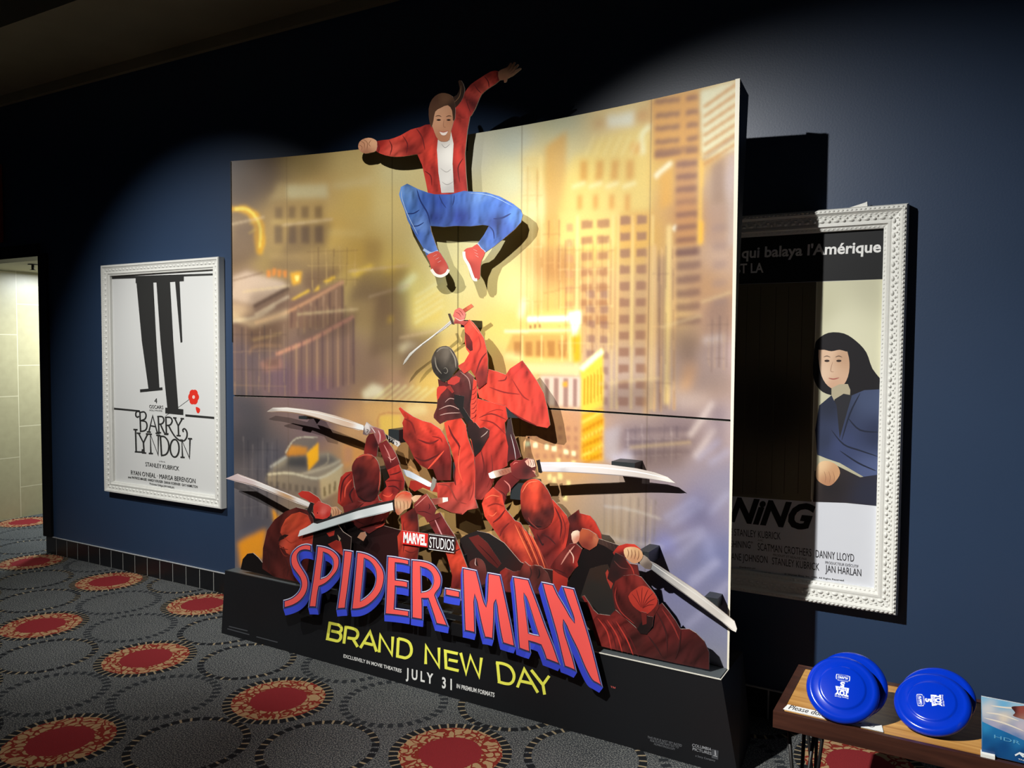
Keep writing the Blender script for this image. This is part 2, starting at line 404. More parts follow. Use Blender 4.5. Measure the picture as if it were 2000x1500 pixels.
# ---------------------------------------------------------------- framed posters
def moulding(mb, x0, x1, z0, z1, prof, yw=0.0):
    """mitred frame: prof = list of (inset, distance from the wall)"""
    rings = []
    for ins, d in prof:
        rings.append([(x0+ins, yw-d, z0+ins), (x1-ins, yw-d, z0+ins), (x1-ins, yw-d, z1-ins), (x0+ins, yw-d, z1-ins)])
    v = [p for r in rings for p in r]; f = []
    for i in range(len(rings)-1):
        for k in range(4): f.append((i*4+k, i*4+(k+1) % 4, (i+1)*4+(k+1) % 4, (i+1)*4+k))
    mb.add(v, f)
def bead_row(mb, x0, x1, z0, z1, ins, d, pitch, ru, rv, h, kind=0, yw=0.0):
    """raised ornament along all four sides"""
    sides = [((x0+ins, z0+ins), (x1-ins, z0+ins)), ((x1-ins, z0+ins), (x1-ins, z1-ins)), ((x1-ins, z1-ins), (x0+ins, z1-ins)), ((x0+ins, z1-ins), (x0+ins, z0+ins))]
    for a, c in sides:
        a = np.array(a); c = np.array(c); L = np.linalg.norm(c-a); u = (c-a)/L; nv = np.array([-u[1], u[0]]); n = int(L/pitch)
        for i in range(n):
            m = a+u*(L*(i+.5)/n); rr = ru*(1 if not kind or i % 2 else .62)
            ring = [(m+u*rr*math.cos(t)+nv*rv*math.sin(t)) for t in np.linspace(0, 2*math.pi, 8, endpoint=False)]
            r2 = [(m+(u*rr*math.cos(t)+nv*rv*math.sin(t))*.6) for t in np.linspace(0, 2*math.pi, 8, endpoint=False)]
            v = [(p[0], yw-d, p[1]) for p in ring]+[(p[0], yw-d-h*.75, p[1]) for p in r2]+[(m[0], yw-d-h, m[1])]
            mb.add(v, [(k, (k+1) % 8, 8+(k+1) % 8, 8+k) for k in range(8)]+[(8+k, 8+(k+1) % 8, 16) for k in range(8)], (1, 1, 1), 0, True)
BX0, BX1, BZ0, BZ1 = -5.767, -4.454, .603, 2.335
SX0, SX1, SZ0, SZ1 = -1.565, -.242, .594, 2.338
def frame(name, x0, x1, z0, z1, style):
    mb = MB()
    if style == 0:
        prof = [(0, 0), (0, .045), (.004, .052), (.016, .052), (.020, .046), (.026, .043), (.052, .037), (.058, .040), (.066, .040), (.070, .033), (.080, .030), (.082, .008)]
        moulding(mb, x0, x1, z0, z1, prof); bead_row(mb, x0, x1, z0, z1, .039, .038, .040, .019, .010, .008, 1); bead_row(mb, x0, x1, z0, z1, .023, .043, .016, .006, .003, .004)
    else:
        prof = [(0, 0), (0, .046), (.006, .060), (.020, .064), (.026, .056), (.032, .050), (.062, .044), (.068, .046), (.076, .046), (.080, .036), (.094, .030), (.096, .008)]
        moulding(mb, x0, x1, z0, z1, prof); bead_row(mb, x0, x1, z0, z1, .013, .062, .018, .0075, .005, .005)
        bead_row(mb, x0, x1, z0, z1, .053, .045, .030, .014, .008, .009, 1); bead_row(mb, x0, x1, z0, z1, .042, .047, .030, .008, .006, .007, 1); bead_row(mb, x0, x1, z0, z1, .034, .050, .02, .008, .003, .004); bead_row(mb, x0, x1, z0, z1, .087, .032, .018, .007, .0045, .004)
    return mb
YP = -.012
pf = lambda x, y: onY(x, y, YP)
def poly_patch(sh, mb, pts, col, **k): sh.patch(mb, pts, col, thick=0, **k)
def sheet_rect(x0, x1, z0, z1, col):
    b = MB(); b.box((x0, YP, z0), (x1, YP+.006, z1), lin(col)); return b

# left poster: black on white
root = empty('framed_poster', ((BX0+BX1)/2, 0, BZ0)); tag(root, 'white framed film poster with black lettering and a red flower, hung left of the standee', 'poster', 'framed film posters')
frame('frame', BX0, BX1, BZ0, BZ1, 0).build('frame', M_FRAME, root)
b = sheet_rect(BX0+.07, BX1-.07, BZ0+.07, BZ1-.07, (208, 209, 207)); paper = b.build('poster_sheet', POSTER, root)
z4 = T(180, 480, 5.357); z5 = T(180, 740, 5.357); BK = (44, 44, 43); RD = (214, 48, 34)
sh = Sheet(YP); sh.k = .08; b = MB()
poly_patch(sh, b, z4((150, 326), (1300, 288), (1300, 310), (150, 352)), BK)
poly_patch(sh, b, z5((190, 297), (500, 328), (500, 347), (190, 319)), BK)
poly_patch(sh, b, z5((975, 370), (1310, 400), (1310, 424), (975, 395)), BK)
poly_patch(sh, b, z5((1281, -1120), (1286, -1120), (1286, 410), (1281, 410)), BK)
# plain upright posts in place of the poster's picture
poly_patch(sh, b, z4((455, 330), (960, 310), (960, 372), (825, 380), (455, 392)), BK)
poly_patch(sh, b, z4((462, 380), (640, 375), (672, 1000), (705, 1490), (592, 1520), (520, 1000)), BK)
poly_patch(sh, b, z4((672, 375), (815, 372), (850, 1000), (905, 1740), (790, 1730), (715, 1000)), BK)
poly_patch(sh, b, z4((868, 372), (915, 370), (945, 1010), (925, 1015)), BK)
poly_patch(sh, b, z5((500, 110), (735, 88), (738, 118), (502, 142)), BK)
poly_patch(sh, b, z5((765, 300), (955, 318), (955, 380), (765, 362)), BK)
sh.stroke(b, z5((770, 385), (900, 300), (1030, 205)), 1.0, BK, taper=False)
b.build('poster_print', POSTER, root)
b = MB(); ctr = np.array(z5((1062, 190))[0])
for k in range(6):
    a = k*math.pi/3; c2 = ctr+np.array([math.cos(a)*5.0, math.sin(a)*8.0])
    poly_patch(sh, b, [tuple(c2+np.array([5.6*math.cos(t), 7.6*math.sin(t)])) for t in np.linspace(0, 2*math.pi, 16, endpoint=False)], RD)
poly_patch(sh, b, [tuple(ctr+np.array([2.6*math.cos(t), 3.6*math.sin(t)])) for t in np.linspace(0, 2*math.pi, 14, endpoint=False)], (226, 196, 186))
poly_patch(sh, b, z5((1085, 295), (1128, 312), (1122, 352), (1098, 355)), RD, sm=3)
b.build('red_flower', POSTER, root)
b = MB(); sh.lift += .0001
def letters(paths, wd, zz):
    for p in paths:
        q = zz(*p); q = [tuple(v) for v in smooth_open(q, 4)] if len(q) > 4 else q
        poly_patch(sh, b, strip(q, wd), BK)
def serif(x, y, s=22):
    return [(x-s, y-s*.06), (x+s, y+s*.06)]
big = [[(500, 350), (508, 548)], [(508, 350), (480, 340), (460, 352), (458, 385), (475, 402), (490, 388)], [(500, 352), (545, 346), (565, 380), (552, 420), (508, 437)], [(508, 437), (560, 448), (575, 492), (556, 538), (500, 550)],
  [(594, 556), (634, 386), (684, 570)], [(610, 490), (666, 500)], serif(594, 556), serif(686, 570),
  [(692, 395), (700, 560)], [(682, 394), (735, 396), (752, 432), (735, 466), (698, 476)], [(716, 474), (735, 520), (760, 568), (785, 576), (800, 572)], serif(700, 562),
  [(772, 400), (778, 578)], [(762, 402), (818, 404), (838, 440), (818, 480), (776, 488)], [(800, 486), (830, 545), (870, 605), (920, 645), (965, 645), (992, 605), (992, 555), (970, 522), (950, 532), (956, 556)], serif(776, 580),
  [(864, 408), (902, 492), (946, 414)], [(902, 492), (906, 592)], serif(866, 408, 18), serif(944, 416, 18), serif(906, 594),
  [(455, 530), (462, 760)], [(448, 762), (524, 766), (530, 735)], serif(455, 530),
  [(488, 570), (538, 668), (582, 576)], [(538, 668), (545, 772)], serif(488, 568, 20), serif(584, 576, 20), serif(545, 774),
  [(616, 780), (610, 578), (692, 796), (694, 590)], serif(616, 780), serif(610, 578, 16), serif(694, 590),
  [(716, 602), (728, 800)], [(706, 600), (760, 606), (798, 660), (802, 735), (775, 788), (722, 802)],
  [(865+46*math.cos(t), 725+92*math.sin(t)) for t in np.linspace(0, 2*math.pi, 17)],
  [(948, 820), (940, 642), (1020, 828), (1026, 625)], serif(948, 820), serif(936, 640, 16), serif(1026, 625)]
letters(big, 2.9, z5)
b.build('title_lettering', POSTER, root)
def ptext(t, x0, y0, x1, y1, h, bold=0., zz=z5, col=BK, shear=0.):
    p0, p1, tp = zz((x0, y0), (x1, y1), (x0, y0-h)); tb = MB(); text(tb, t, p0, p1, tp, pf, (0, -1, 0), sh.lift+.0001, col, bold, shear); tb.build('text_line', POSTER, root)
b = MB(); ptext('4', 654, 252, 682, 254, 52, .0); ptext('OSCARS', 600, 306, 746, 316, 36, .0); ptext('HOLLYWOOD', 602, 334, 735, 342, 16)
b.build('award_lettering', POSTER, root); b = MB(); ptext('un film de', 700, 866, 765, 874, 14); ptext('STANLEY KUBRICK', 560, 912, 912, 960, 44, .0); b.build('director_lettering', POSTER, root); b = MB(); ptext("RYAN O'NEAL \u00b7 MARISA BERENSON", 408, 1000, 1082, 1092, 46, .0)
ptext('avec PATRICK MAGEE  HARDY KRUGER  DIANA KOERNER  GAY HAMILTON', 378, 1036, 1105, 1142, 24, .01); ptext('Producteur D\u00e9l\u00e9gu\u00e9 JAN HARLAN', 604, 1104, 860, 1147, 20, .01)
ptext('Distribu\u00e9 par WARNER-COLUMBIA FILM', 1025, 1197, 1300, 1245, 12, .01)
b.build('credits_lettering', POSTER, root)

# right poster: photographic, half hidden behind the standee
root = empty('framed_poster', ((SX0+SX1)/2, 0, SZ0)); tag(root, 'ornate white framed film poster with a dark-haired person in blue, right of the standee', 'poster', 'framed film posters')
frame('frame', SX0, SX1, SZ0, SZ1, 1).build('frame', M_FRAME, root)
paper = sheet_rect(SX0+.085, SX1-.085, SZ0+.085, SZ1-.085, (206, 209, 216)).build('poster_sheet', POSTER, root)
s6 = T(1400, 100, 2.5); s7 = T(1400, 600, 2.5); sh = Sheet(YP); sh.k = .08; b = MB()
poly_patch(sh, b, s6((-250, 900), (835, 838), (827, 1113), (-250, 1150)), (24, 25, 27))
poly_patch(sh, b, s6((-250, 1150), (489, 1126), (462, 2200), (-250, 2150)), [(1420, 600, (96, 90, 68)), (1500, 800, (50, 44, 36)), (1560, 650, (108, 102, 80)), (1570, 950, (120, 112, 90)), (1440, 960, (92, 86, 70))], step=12)
poly_patch(sh, b, s6((489, 1126), (827, 1113), (798, 2222), (462, 2190)), [(1600, 600, (205, 203, 172)), (1720, 560, (196, 194, 166)), (1650, 640, (222, 220, 190)), (1600, 900, (190, 186, 158)), (1700, 900, (170, 164, 140))], step=12)
for x in (20, 90, 150, 215, 290, 352, 420):
    sh.stroke(b, s6((x, 1150), (x-12, 1650), (x-24, 2160)), 1.2, (70, 64, 50), taper=False)
sh.stroke(b, s6((489, 1126), (475, 1660), (462, 2190)), 2.4, (226, 222, 196), taper=False)
b.build('poster_print', POSTER, root)
# a plain calm figure in the poster's colours
b = MB()
poly_patch(sh, b, s7((478, 200), (490, 160), (545, 125), (620, 128), (680, 165), (730, 220), (760, 300), (812, 372), (790, 420), (660, 440), (560, 430), (500, 400), (470, 330)), (26, 24, 28), sm=3)
b.build('printed_hair', POSTER, root)
b = MB()
poly_patch(sh, b, s7((497, 210), (530, 170), (590, 168), (630, 200), (648, 270), (640, 340), (610, 390), (570, 400), (530, 370), (505, 310)), [(1615, 685, (224, 190, 160)), (1650, 700, (196, 158, 128)), (1630, 755, (206, 166, 138)), (1605, 730, (226, 196, 168))], sm=3, step=6)
poly_patch(sh, b, s7((497, 205), (520, 165), (600, 160), (640, 215), (600, 208), (560, 215), (525, 208)), (26, 24, 28), sm=3)
for cx in (538, 596):
    poly_patch(sh, b, s7(*[(cx+13*math.cos(t), 262+6*math.sin(t)) for t in np.linspace(0, 2*math.pi, 10, endpoint=False)]), (60, 44, 38)); sh.stroke(b, s7((cx-17, 244), (cx, 238), (cx+17, 245)), 1.4, (60, 44, 36))
sh.stroke(b, s7((566, 265), (556, 310), (572, 316)), 1.2, (168, 126, 104)); sh.stroke(b, s7((545, 346), (570, 351), (598, 344)), 2.2, (164, 84, 78))
b.build('printed_face', POSTER, root)
b = MB()
poly_patch(sh, b, s7((560, 395), (640, 375), (650, 440), (620, 480), (575, 470)), (176, 166, 140), sm=2)
poly_patch(sh, b, s7((575, 450), (660, 430), (640, 600), (600, 640), (570, 560)), (40, 40, 46), sm=2)
poly_patch(sh, b, s7((500, 480), (560, 430), (585, 480), (600, 640), (660, 430), (720, 405), (808, 400), (803, 820), (720, 830), (600, 760), (540, 740), (490, 720), (480, 600)), [(1620, 790, (38, 44, 62)), (1700, 780, (66, 78, 108)), (1640, 870, (58, 68, 104)), (1715, 850, (42, 50, 76)), (1700, 920, (76, 88, 126)), (1610, 860, (46, 54, 78))], step=10)
for p in [((560, 600), (620, 670), (700, 700), (790, 730)), ((640, 540), (700, 600), (795, 610)), ((700, 420), (650, 520), (610, 650)), ((600, 700), (690, 760), (780, 800))]:
    sh.stroke(b, s7(*p), 3.2, (30, 36, 54))
poly_patch(sh, b, s7((470, 950), (478, 800), (560, 760), (700, 830), (805, 815), (798, 972), (630, 955)), [(1620, 950, (34, 30, 34)), (1700, 970, (40, 42, 58)), (1600, 930, (60, 50, 44))], step=10)
b.build('printed_cardigan', POSTER, root)
b = MB()
poly_patch(sh, b, s7((484, 800), (500, 760), (540, 750), (585, 770), (602, 810), (580, 850), (550, 872), (515, 862), (488, 838)), [(1600, 905, (226, 192, 150)), (1635, 925, (196, 150, 110)), (1620, 945, (176, 128, 96))], sm=3, step=6)
for q in (532, 554, 574): sh.stroke(b, s7((q-8, 800), (q, 830), (q-4, 858)), 1.0, (150, 108, 82))
b.build('printed_hand', POSTER, root)
b = MB(); sh.lift += .0001; WT = (226, 226, 224); DK = (36, 36, 40)
ptext("qui balaya l'Am\u00e9rique", 122, 1010, 802, 980, 50, .025, s6, WT, .05); ptext('ST LA', 92, 1085, 228, 1080, 46, .02, s6, WT)
b.build('headline_lettering', POSTER, root); b = MB()
ptext('NiNG', 60, 1040, 482, 1085, 112, .045, s7, (16, 16, 18), .35)
b.build('title_lettering', POSTER, root); b = MB()
ptext('E STANLEY KUBRICK', 66, 1113, 312, 1135, 34, .0, s7, DK); ptext("SHINING\u201d", 68, 1172, 176, 1178, 34, .0, s7, DK); ptext('SCATMAN CROTHERS', 200, 1186, 462, 1217, 36, .0, s7, DK); ptext('DANNY LLOYD', 483, 1221, 670, 1243, 37, .0, s7, DK)
ptext('AVEC', 200, 1142, 228, 1144, 9, .0, s7, DK); ptext('PRODUIT ET R\u00c9ALIS\u00c9 PAR', 275, 1214, 440, 1236, 11, .0, s7, DK); ptext('PRODUCTEUR EX\u00c9CUTIF', 530, 1252, 692, 1272, 13, .0, s7, (90, 90, 96))
ptext('IANE JOHNSON', 66, 1232, 248, 1250, 34, .0, s7, DK); ptext('STANLEY KUBRICK', 270, 1255, 500, 1286, 35, .0, s7, DK); ptext('JAN HARLAN', 530, 1292, 705, 1314, 35, .0, s7, DK)
ptext('Distribution par', 110, 1272, 190, 1278, 8, .01, s7, DK); ptext('WARNER-COLUMBIA FILM', 80, 1292, 262, 1305, 9, .01, s7, DK); ptext('\u00a9 Warner Bros. Inc. 1980. All Rights Reserved', 330, 1306, 620, 1338, 8, .01, s7, DK)
ptext('W', 782, 1400, 792, 1401, 18, .03, s7, DK)
b.build('credits_lettering', POSTER, root)
b = MB(); b.hexa([(-.47, -.05, SZ1), (-.40, -.05, SZ1), (-.40, -.02, SZ1), (-.47, -.02, SZ1)], [(-.41, -.05, SZ1+.016), (-.402, -.05, SZ1+.02), (-.402, -.02, SZ1+.02), (-.41, -.02, SZ1+.016)])
t = b.build('paper_scrap', M_WHITE); tag(t, 'small white scrap of card lying on top of the right poster frame', 'paper')

# ---------------------------------------------------------------- bench
ZB = .47
fl, bl = onZ(1513, 1389, ZB), onZ(1557, 1297, ZB)
bx0 = (fl[0]+bl[0])/2; by0, by1 = fl[1], bl[1]; bx1 = bx0+1.15; rail = .03
root = empty('bench', (bx0+.57, (by0+by1)/2, 0)); tag(root, 'low wooden bench with dark rim and black hairpin legs, right of the standee', 'bench')
W_TOP = wood_material('oak_veneer', (158, 108, 50), (212, 162, 92)); W_RIM = wood_material('walnut_rim', (44, 23, 17), (74, 42, 31))
b = MB(); b.box((bx0+rail, by0+rail, ZB-.03), (bx1-rail, by1-rail, ZB-.002)); b.build('seat', W_TOP, root)
for x0, y0, x1, y1 in [(bx0, by0, bx1, by0+rail*.6), (bx0, by1-rail, bx1, by1), (bx0, by0+rail*.6, bx0+rail, by1-rail), (bx1-rail, by0+rail*.6, bx1, by1-rail)]:
    b = MB(); b.box((x0, y0, ZB-.058), (x1, y1, ZB)); b.build('edge_rail', W_RIM, root)
b = MB(); b.box((bx0+.01, by0+.018, ZB-.05), (bx1-.01, by1-.012, ZB-.03)); b.build('underside_board', W_RIM, root)
M_ROD = mat('black_steel_rod', (18, 16, 15), .45, .5, noise=.1)
for lx in (bx0+.07, bx1-.07):
    for ly, sgn in ((by0+.09, -1), (by1-.09, 1)):
        b = MB(); zt = ZB-.05; b.box((lx-.045, ly-.05, zt-.004), (lx+.075, ly+.05, zt))
        foot = (lx+.01, ly+.02*sgn, .012)
        for dx, dy in ((-.03, -.03), (.06, -.02), (.015, .04)):
            b.tube([(lx+dx, ly+dy, zt), (foot[0]+dx*.08, foot[1]+dy*.08, .03), (foot[0], foot[1], .006)], .0065, 8)
        b.build('leg', M_ROD, root)
# handwritten note lying along the front edge
zf = T(1500, 1250, 6); n0 = [onZ(*p, ZB) for p in zf((172, 812), (352, 0), (1352, 1078))]
q = [onZ(*p, ZB+.0012) for p in zf((178, 806), (232, 754), (1332, 998), (1352, 1074))]
b = MB(); v = [tuple(p) for p in q]; lo = [(p[0], p[1], ZB-.0015) for p in q]
b.hexa([lo[0], lo[3], lo[2], lo[1]], [v[0], v[3], v[2], v[1]], lin((222, 224, 222)))
fz = lambda x, y: onZ(x, y, ZB+.0016)
p0, p1, tp = zf((236, 806), (640, 896), (258, 758)); text(b, 'Please don', p0, p1, tp, fz, (0, 0, 1), .0006, (52, 52, 58), -.004, .25)
for st in [((1175, 1003), (1195, 1018), (1222, 1020), (1246, 1012)), ((1196, 984), (1198, 996)), ((1216, 986), (1218, 998)), ((1040, 972), (1062, 966), (1075, 980), (1095, 976))]:
    pp = [onZ(*p, ZB+.002) for p in zf(*st)]; b.tube(pp, .0009, 5, lin((60, 62, 70)))
t = b.build('paper_note', print_mat('note_paper', .6, .2)); tag(t, 'narrow white handwritten note lying along the front edge of the bench', 'note')

# ---------------------------------------------------------------- blue flying discs
M_DISC = mat('glossy_blue_plastic', (2, 46, 176), .2, .5, noise=.03, nscale=8)
PW = print_mat('white_ink', .5, .3)
DR = .117
def disc(px, lean, yaw, label, spin=0., mark=True, xyz=None):
    """disc standing on its rim, leaning back; local z axis = face normal"""
    R = DR; k = R/.135
    n = Vector((math.sin(yaw)*math.cos(lean), -math.cos(yaw)*math.cos(lean), math.sin(lean))).normalized()
    up = (Vector((0, 0, 1))-n*n.z).normalized(); rt = up.cross(n)
    zc_ = ZB+.0035+.1335*k*math.cos(lean)+.029*k*math.sin(lean)
    Cn = Vector(xyz) if xyz else Vector(onZ(*px, zc_)); Cn.z = zc_
    B = Vector((Cn.x, Cn.y, ZB))
    prof = [(.0, .0), (.078, 0), (.0835, -.0012), (.0865, -.0040), (.090, -.0052), (.104, -.0062), (.112, -.0072), (.116, -.0064), (.122, -.0082), (.129, -.013), (.1335, -.019), (.135, -.026), (.133, -.029), (.130, -.026), (.127, -.018), (.118, -.0115), (.0, -.006)]
    N = 72; V = []; F = []
    for r, h in prof:
        if r == 0: V.append(Cn+n*h*k); continue
        for j in range(N):
            a = 2*math.pi*j/N; V.append(Cn+rt*(r*math.cos(a)*k)+up*(r*math.sin(a)*k)+n*h*k)
    idx = [0]; 
    for i in range(1, len(prof)-1): idx.append(1+(i-1)*N)
    last = len(V)-1
    for k in range(N): F.append((0, 1+k, 1+(k+1) % N)); F.append((last, idx[-1]+(k+1) % N, idx[-1]+k))
    for i in range(1, len(prof)-2):
        for k in range(N): F.append((idx[i]+k, idx[i+1]+k, idx[i+1]+(k+1) % N, idx[i]+(k+1) % N))
    root = empty('flying_disc', tuple(B)); tag(root, label, 'flying disc', 'blue flying discs on the bench')
    mb = MB(); mb.add(V, F, (1, 1, 1), 0, True); mb.build('disc', M_DISC, root)
    if mark:
        # printing in disc units: x right, y up, turned by spin; upside-down relative to the viewer
        ca, sa = math.cos(spin), math.sin(spin)
        q_ = 1.3; fn = lambda x, y: np.array(Cn+rt*((x*ca-(y+.004)*sa)*q_)+up*((x*sa+(y+.004)*ca)*q_)); nn = np.array(n); mb = MB()
        def dt(t, x0, y, x1, h, bold=.0): text(mb, t, (x0, y), (x1, y), (x0, y+h), fn, nn, .0006, (232, 236, 240), bold)
        def flat(pts, col, off=.0005):
            W = [fn(*p)+nn*off for p in pts]; mb.add(W, [tuple(range(len(W)))[::-1]], lin(col))
        dt('TOY', -.0165, .006, .0165, .0125, .06); flat([(-.0155, .0105), (-.0165, -.004), (.0165, -.004), (.0135, .0075), (.010, .0052), (-.0100, .0052)], (232, 236, 240))
        text(mb, 'STORY', (-.0115, -.0020), (.0115, -.0020), (-.0115, .0035), fn, nn, .0009, (14, 44, 196), .02)
        dt('5', -.0055, -.0172, .0055, .0122, .05); dt('Disney PIXAR', -.0165, .021, .0165, .0038)
        flat([(-.0125, -.0197), (-.0125, -.0207), (.0125, -.0207), (.0125, -.0197)], (180, 194, 232)); dt('ALAMO', -.0125, -.0315, .0125, .0055, .03); dt('DRAFTHOUSE', -.0125, -.0350, .0125, .0022)
        for d in (.0165, .0150):
            pts = [(-d, -.0235), (-d*.6, -.0225), (d*.6, -.0225), (d, -.0235), (d*1.04, -.030), (d, -.0360), (d*.6, -.0372), (-d*.6, -.0372), (-d, -.0360), (-d*1.04, -.030)]
            W = [fn(*p)+nn*.0006 for p in strip(pts+[pts[0], pts[1]], .0008)]
            k = len(W)//2; mb.add(W, [(i, i+1, len(W)-2-i, len(W)-1-i) for i in range(k-1)], lin((232, 236, 240)))
        mb.build('printed_mark', PW, root)
    return root, Cn.copy(), n, up, rt, B, root
# first leaning pair
rA = disc((1645, 1342), math.radians(44), math.radians(3), 'blue flying disc in front of the left leaning pair, its print upside down', spin=math.pi)
rB = disc(None, math.radians(44), math.radians(3), 'blue flying disc behind the disc with the upside-down print, left pair', mark=False, xyz=tuple(rA[1]+Vector((.020, .060, 0))))
# second leaning pair
rC = disc((1819, 1368), math.radians(54), math.radians(-12), 'blue flying disc in front of the right leaning pair, its print lying sideways', spin=math.radians(-72))
rD = disc(None, math.radians(54), math.radians(-12), 'blue flying disc behind the disc with the sideways print, right pair', mark=False, xyz=tuple(rC[1]+Vector((.012, .066, 0))))
# small easels that hold the pairs up, hidden behind them
for r_ in (rB, rD):
    _, c_, n_, u_, t_, b_, _r = r_
    mb = MB(); ft = c_-n_*.034
    for sg in (-1, 1):
        mb.tube([ft+t_*.03*sg+u_*.02, Vector((ft.x+.03*sg, ft.y+.07, ZB+.0035))], .003, 6)
    mb.tube([ft-t_*.034+u_*.02, ft+t_*.034+u_*.02], .003, 6)
    mb.tube([Vector((ft.x-.034, ft.y+.07, ZB+.0035)), Vector((ft.x+.034, ft.y+.07, ZB+.0035))], .003, 6)
    mb.build('wire_stand', M_ROD, r_[6])

# ---------------------------------------------------------------- picture card at the right end of the bench
c0 = onZ(1918, 1474, ZB); Yc = c0[1]; zc = T(1720, 1280, 6.818)
root = empty('picture_card', (c0[0]+.12, Yc, ZB)); tag(root, 'upright glossy card with a sky and sea picture on the right end of the bench', 'card')
sh = Sheet(fn=lambda x, y: np.maximum(onY(x, y, Yc), [-9, -9, ZB+.0012])); sh.k = .2; b = MB()
sh.patch(b, zc((1338, 545), (2200, 712), (2190, 1540), (1345, 1308)), [(1918, 1362, (134, 186, 214)), (1960, 1375, (110, 176, 214)), (1995, 1380, (150, 196, 216)), (1930, 1385, (206, 206, 206)), (1960, 1402, (222, 208, 188)), (1995, 1420, (196, 186, 196)), (1940, 1415, (168, 166, 190)), (1960, 1425, (130, 140, 180)), (1985, 1440, (104, 130, 176)), (1925, 1430, (38, 124, 176)), (1950, 1455, (18, 84, 140)), (1990, 1470, (22, 74, 128)), (1930, 1468, (20, 66, 116)), (2030, 1400, (180, 170, 190)), (2030, 1470, (22, 74, 128))], step=5, thick=.006, edge=(200, 204, 206))
sh.patch(b, [(1918, 1409), (1939, 1419), (1970, 1432), (2000, 1446), (2042, 1462), (2042, 1501), (1919, 1471.5)], [(1925, 1418, (44, 132, 184)), (1950, 1430, (30, 108, 166)), (1990, 1448, (34, 110, 166)), (1925, 1450, (22, 84, 140)), (1960, 1460, (18, 72, 128)), (1935, 1470, (16, 56, 104)), (2000, 1475, (20, 66, 120))], step=5, thick=0)
for q_ in (((1926, 1392), (1955, 1396), (1990, 1408)), ((1922, 1402), (1960, 1412), (2000, 1428)), ((1935, 1378), (1965, 1382), (1998, 1384))): sh.stroke(b, q_, 3, (232, 222, 206))
sh.patch(b, zc((1740, 690), (1830, 675), (2000, 690), (2000, 880), (1900, 850), (1830, 830), (1760, 800), (1790, 760)), [(1980, 1385, (70, 34, 34)), (1995, 1385, (150, 74, 66)), (2000, 1405, (158, 110, 96))], sm=3, step=5, thick=0)
b.build('card', print_mat('glossy_card', .25, .5), root)
b = MB(); cf = lambda x, y: onY(x, y, Yc)
p0, p1, tp = zc((1512, 1098), (1860, 1190), (1512, 1052)); text(b, 'HDR', p0, p1, tp, cf, (0, -1, 0), sh.lift+.0006, (96, 166, 204), .0); b.build('text_line', PRINT, root); b = MB()
sh.lift += .0006
for p in ([(1790, 1330), (1850, 1298), (1905, 1352)], [(1850, 1298), (1960, 1335)]):
    sh.patch(b, strip(zc(*p), 3.4), (230, 238, 240), thick=0)
b.build('card_emblem', PRINT, root); b = MB()
p0, p1, tp = zc((1828, 1384), (1930, 1412), (1830, 1366)); text(b, 'THE', p0, p1, tp, cf, (0, -1, 0), sh.lift+.0006, (220, 230, 236), .02); b.build('text_line', PRINT, root)
b = MB(); b.box((c0[0]-.004, Yc-.016, ZB-.001), (c0[0]+.034, Yc+.012, ZB+.010), lin((206, 212, 216))); b.build('card_foot', M_WHITE, root)
b = MB(); b.hexa([(c0[0]+.08, Yc+.006, ZB), (c0[0]+.14, Yc+.006, ZB), (c0[0]+.14, Yc+.07, ZB), (c0[0]+.08, Yc+.07, ZB)], [(c0[0]+.08, Yc+.006, ZB+.12), (c0[0]+.14, Yc+.006, ZB+.12), (c0[0]+.14, Yc+.010, ZB+.12), (c0[0]+.08, Yc+.010, ZB+.12)], lin((150, 150, 150))); b.build('easel_back', M_WHITE, root)
# ---------------------------------------------------------------- the big cardboard standee
ST = empty('promotional_standee', (-2.335, -.45, 0)); tag(ST, 'huge cardboard film standee with golden city backdrop, red swordsmen and large title letters', 'standee')
PX0, PX1, PZ0, PZ1, PSEAM = -3.825, -.845, .387, 2.82, 1.430
def bowY(x): return -.475+.18*np.clip(1-((x+2.335)/1.49)**2, 0, 1)
def back(px, py):
    Y = -.4
    for _ in range(7):
        p = onY(px, py, Y); Y = float(bowY(p[0]))
    return p[0], p[2]
NX, NZ = 660, 540
GX = np.linspace(PX0, PX1, NX); GZ = np.linspace(PZ1, PZ0, NZ)
# pixel position of every print point, so that shapes traced in the photograph fall on the curved board
gx, gz = np.meshgrid(GX, GZ); gy = bowY(gx)
Q = np.stack([gx, gy, gz], -1)-EYE
dep = Q@FW; U = 1000+FPX*(Q@RT)/dep; V = 750-FPX*(Q@UP)/dep
def gauss(a, s):
    if s < .3: return a
    r = int(3*s)+1; k = np.exp(-.5*(np.arange(-r, r+1)/s)**2); k /= k.sum()
    for ax in (0, 1):
        p = [(0, 0)]*a.ndim; p[ax] = (r, r); b = np.pad(a, p, mode='edge'); out = np.zeros_like(a)
        n = a.shape[ax]
        for i, w_ in enumerate(k): out += w_*(b[i:i+n] if ax == 0 else b[:, i:i+n])
        a = out
    return a
IMG = np.zeros((NZ, NX, 3))
def region(poly, pad):
    P = np.array(poly); x0, y0 = P.min(0)-pad; x1, y1 = P.max(0)+pad
    m = (U > x0) & (U < x1) & (V > y0) & (V < y1)
    r = np.where(m.any(1))[0]; c = np.where(m.any(0))[0]
    return (slice(r[0], r[-1]+1), slice(c[0], c[-1]+1)) if len(r) and len(c) else None
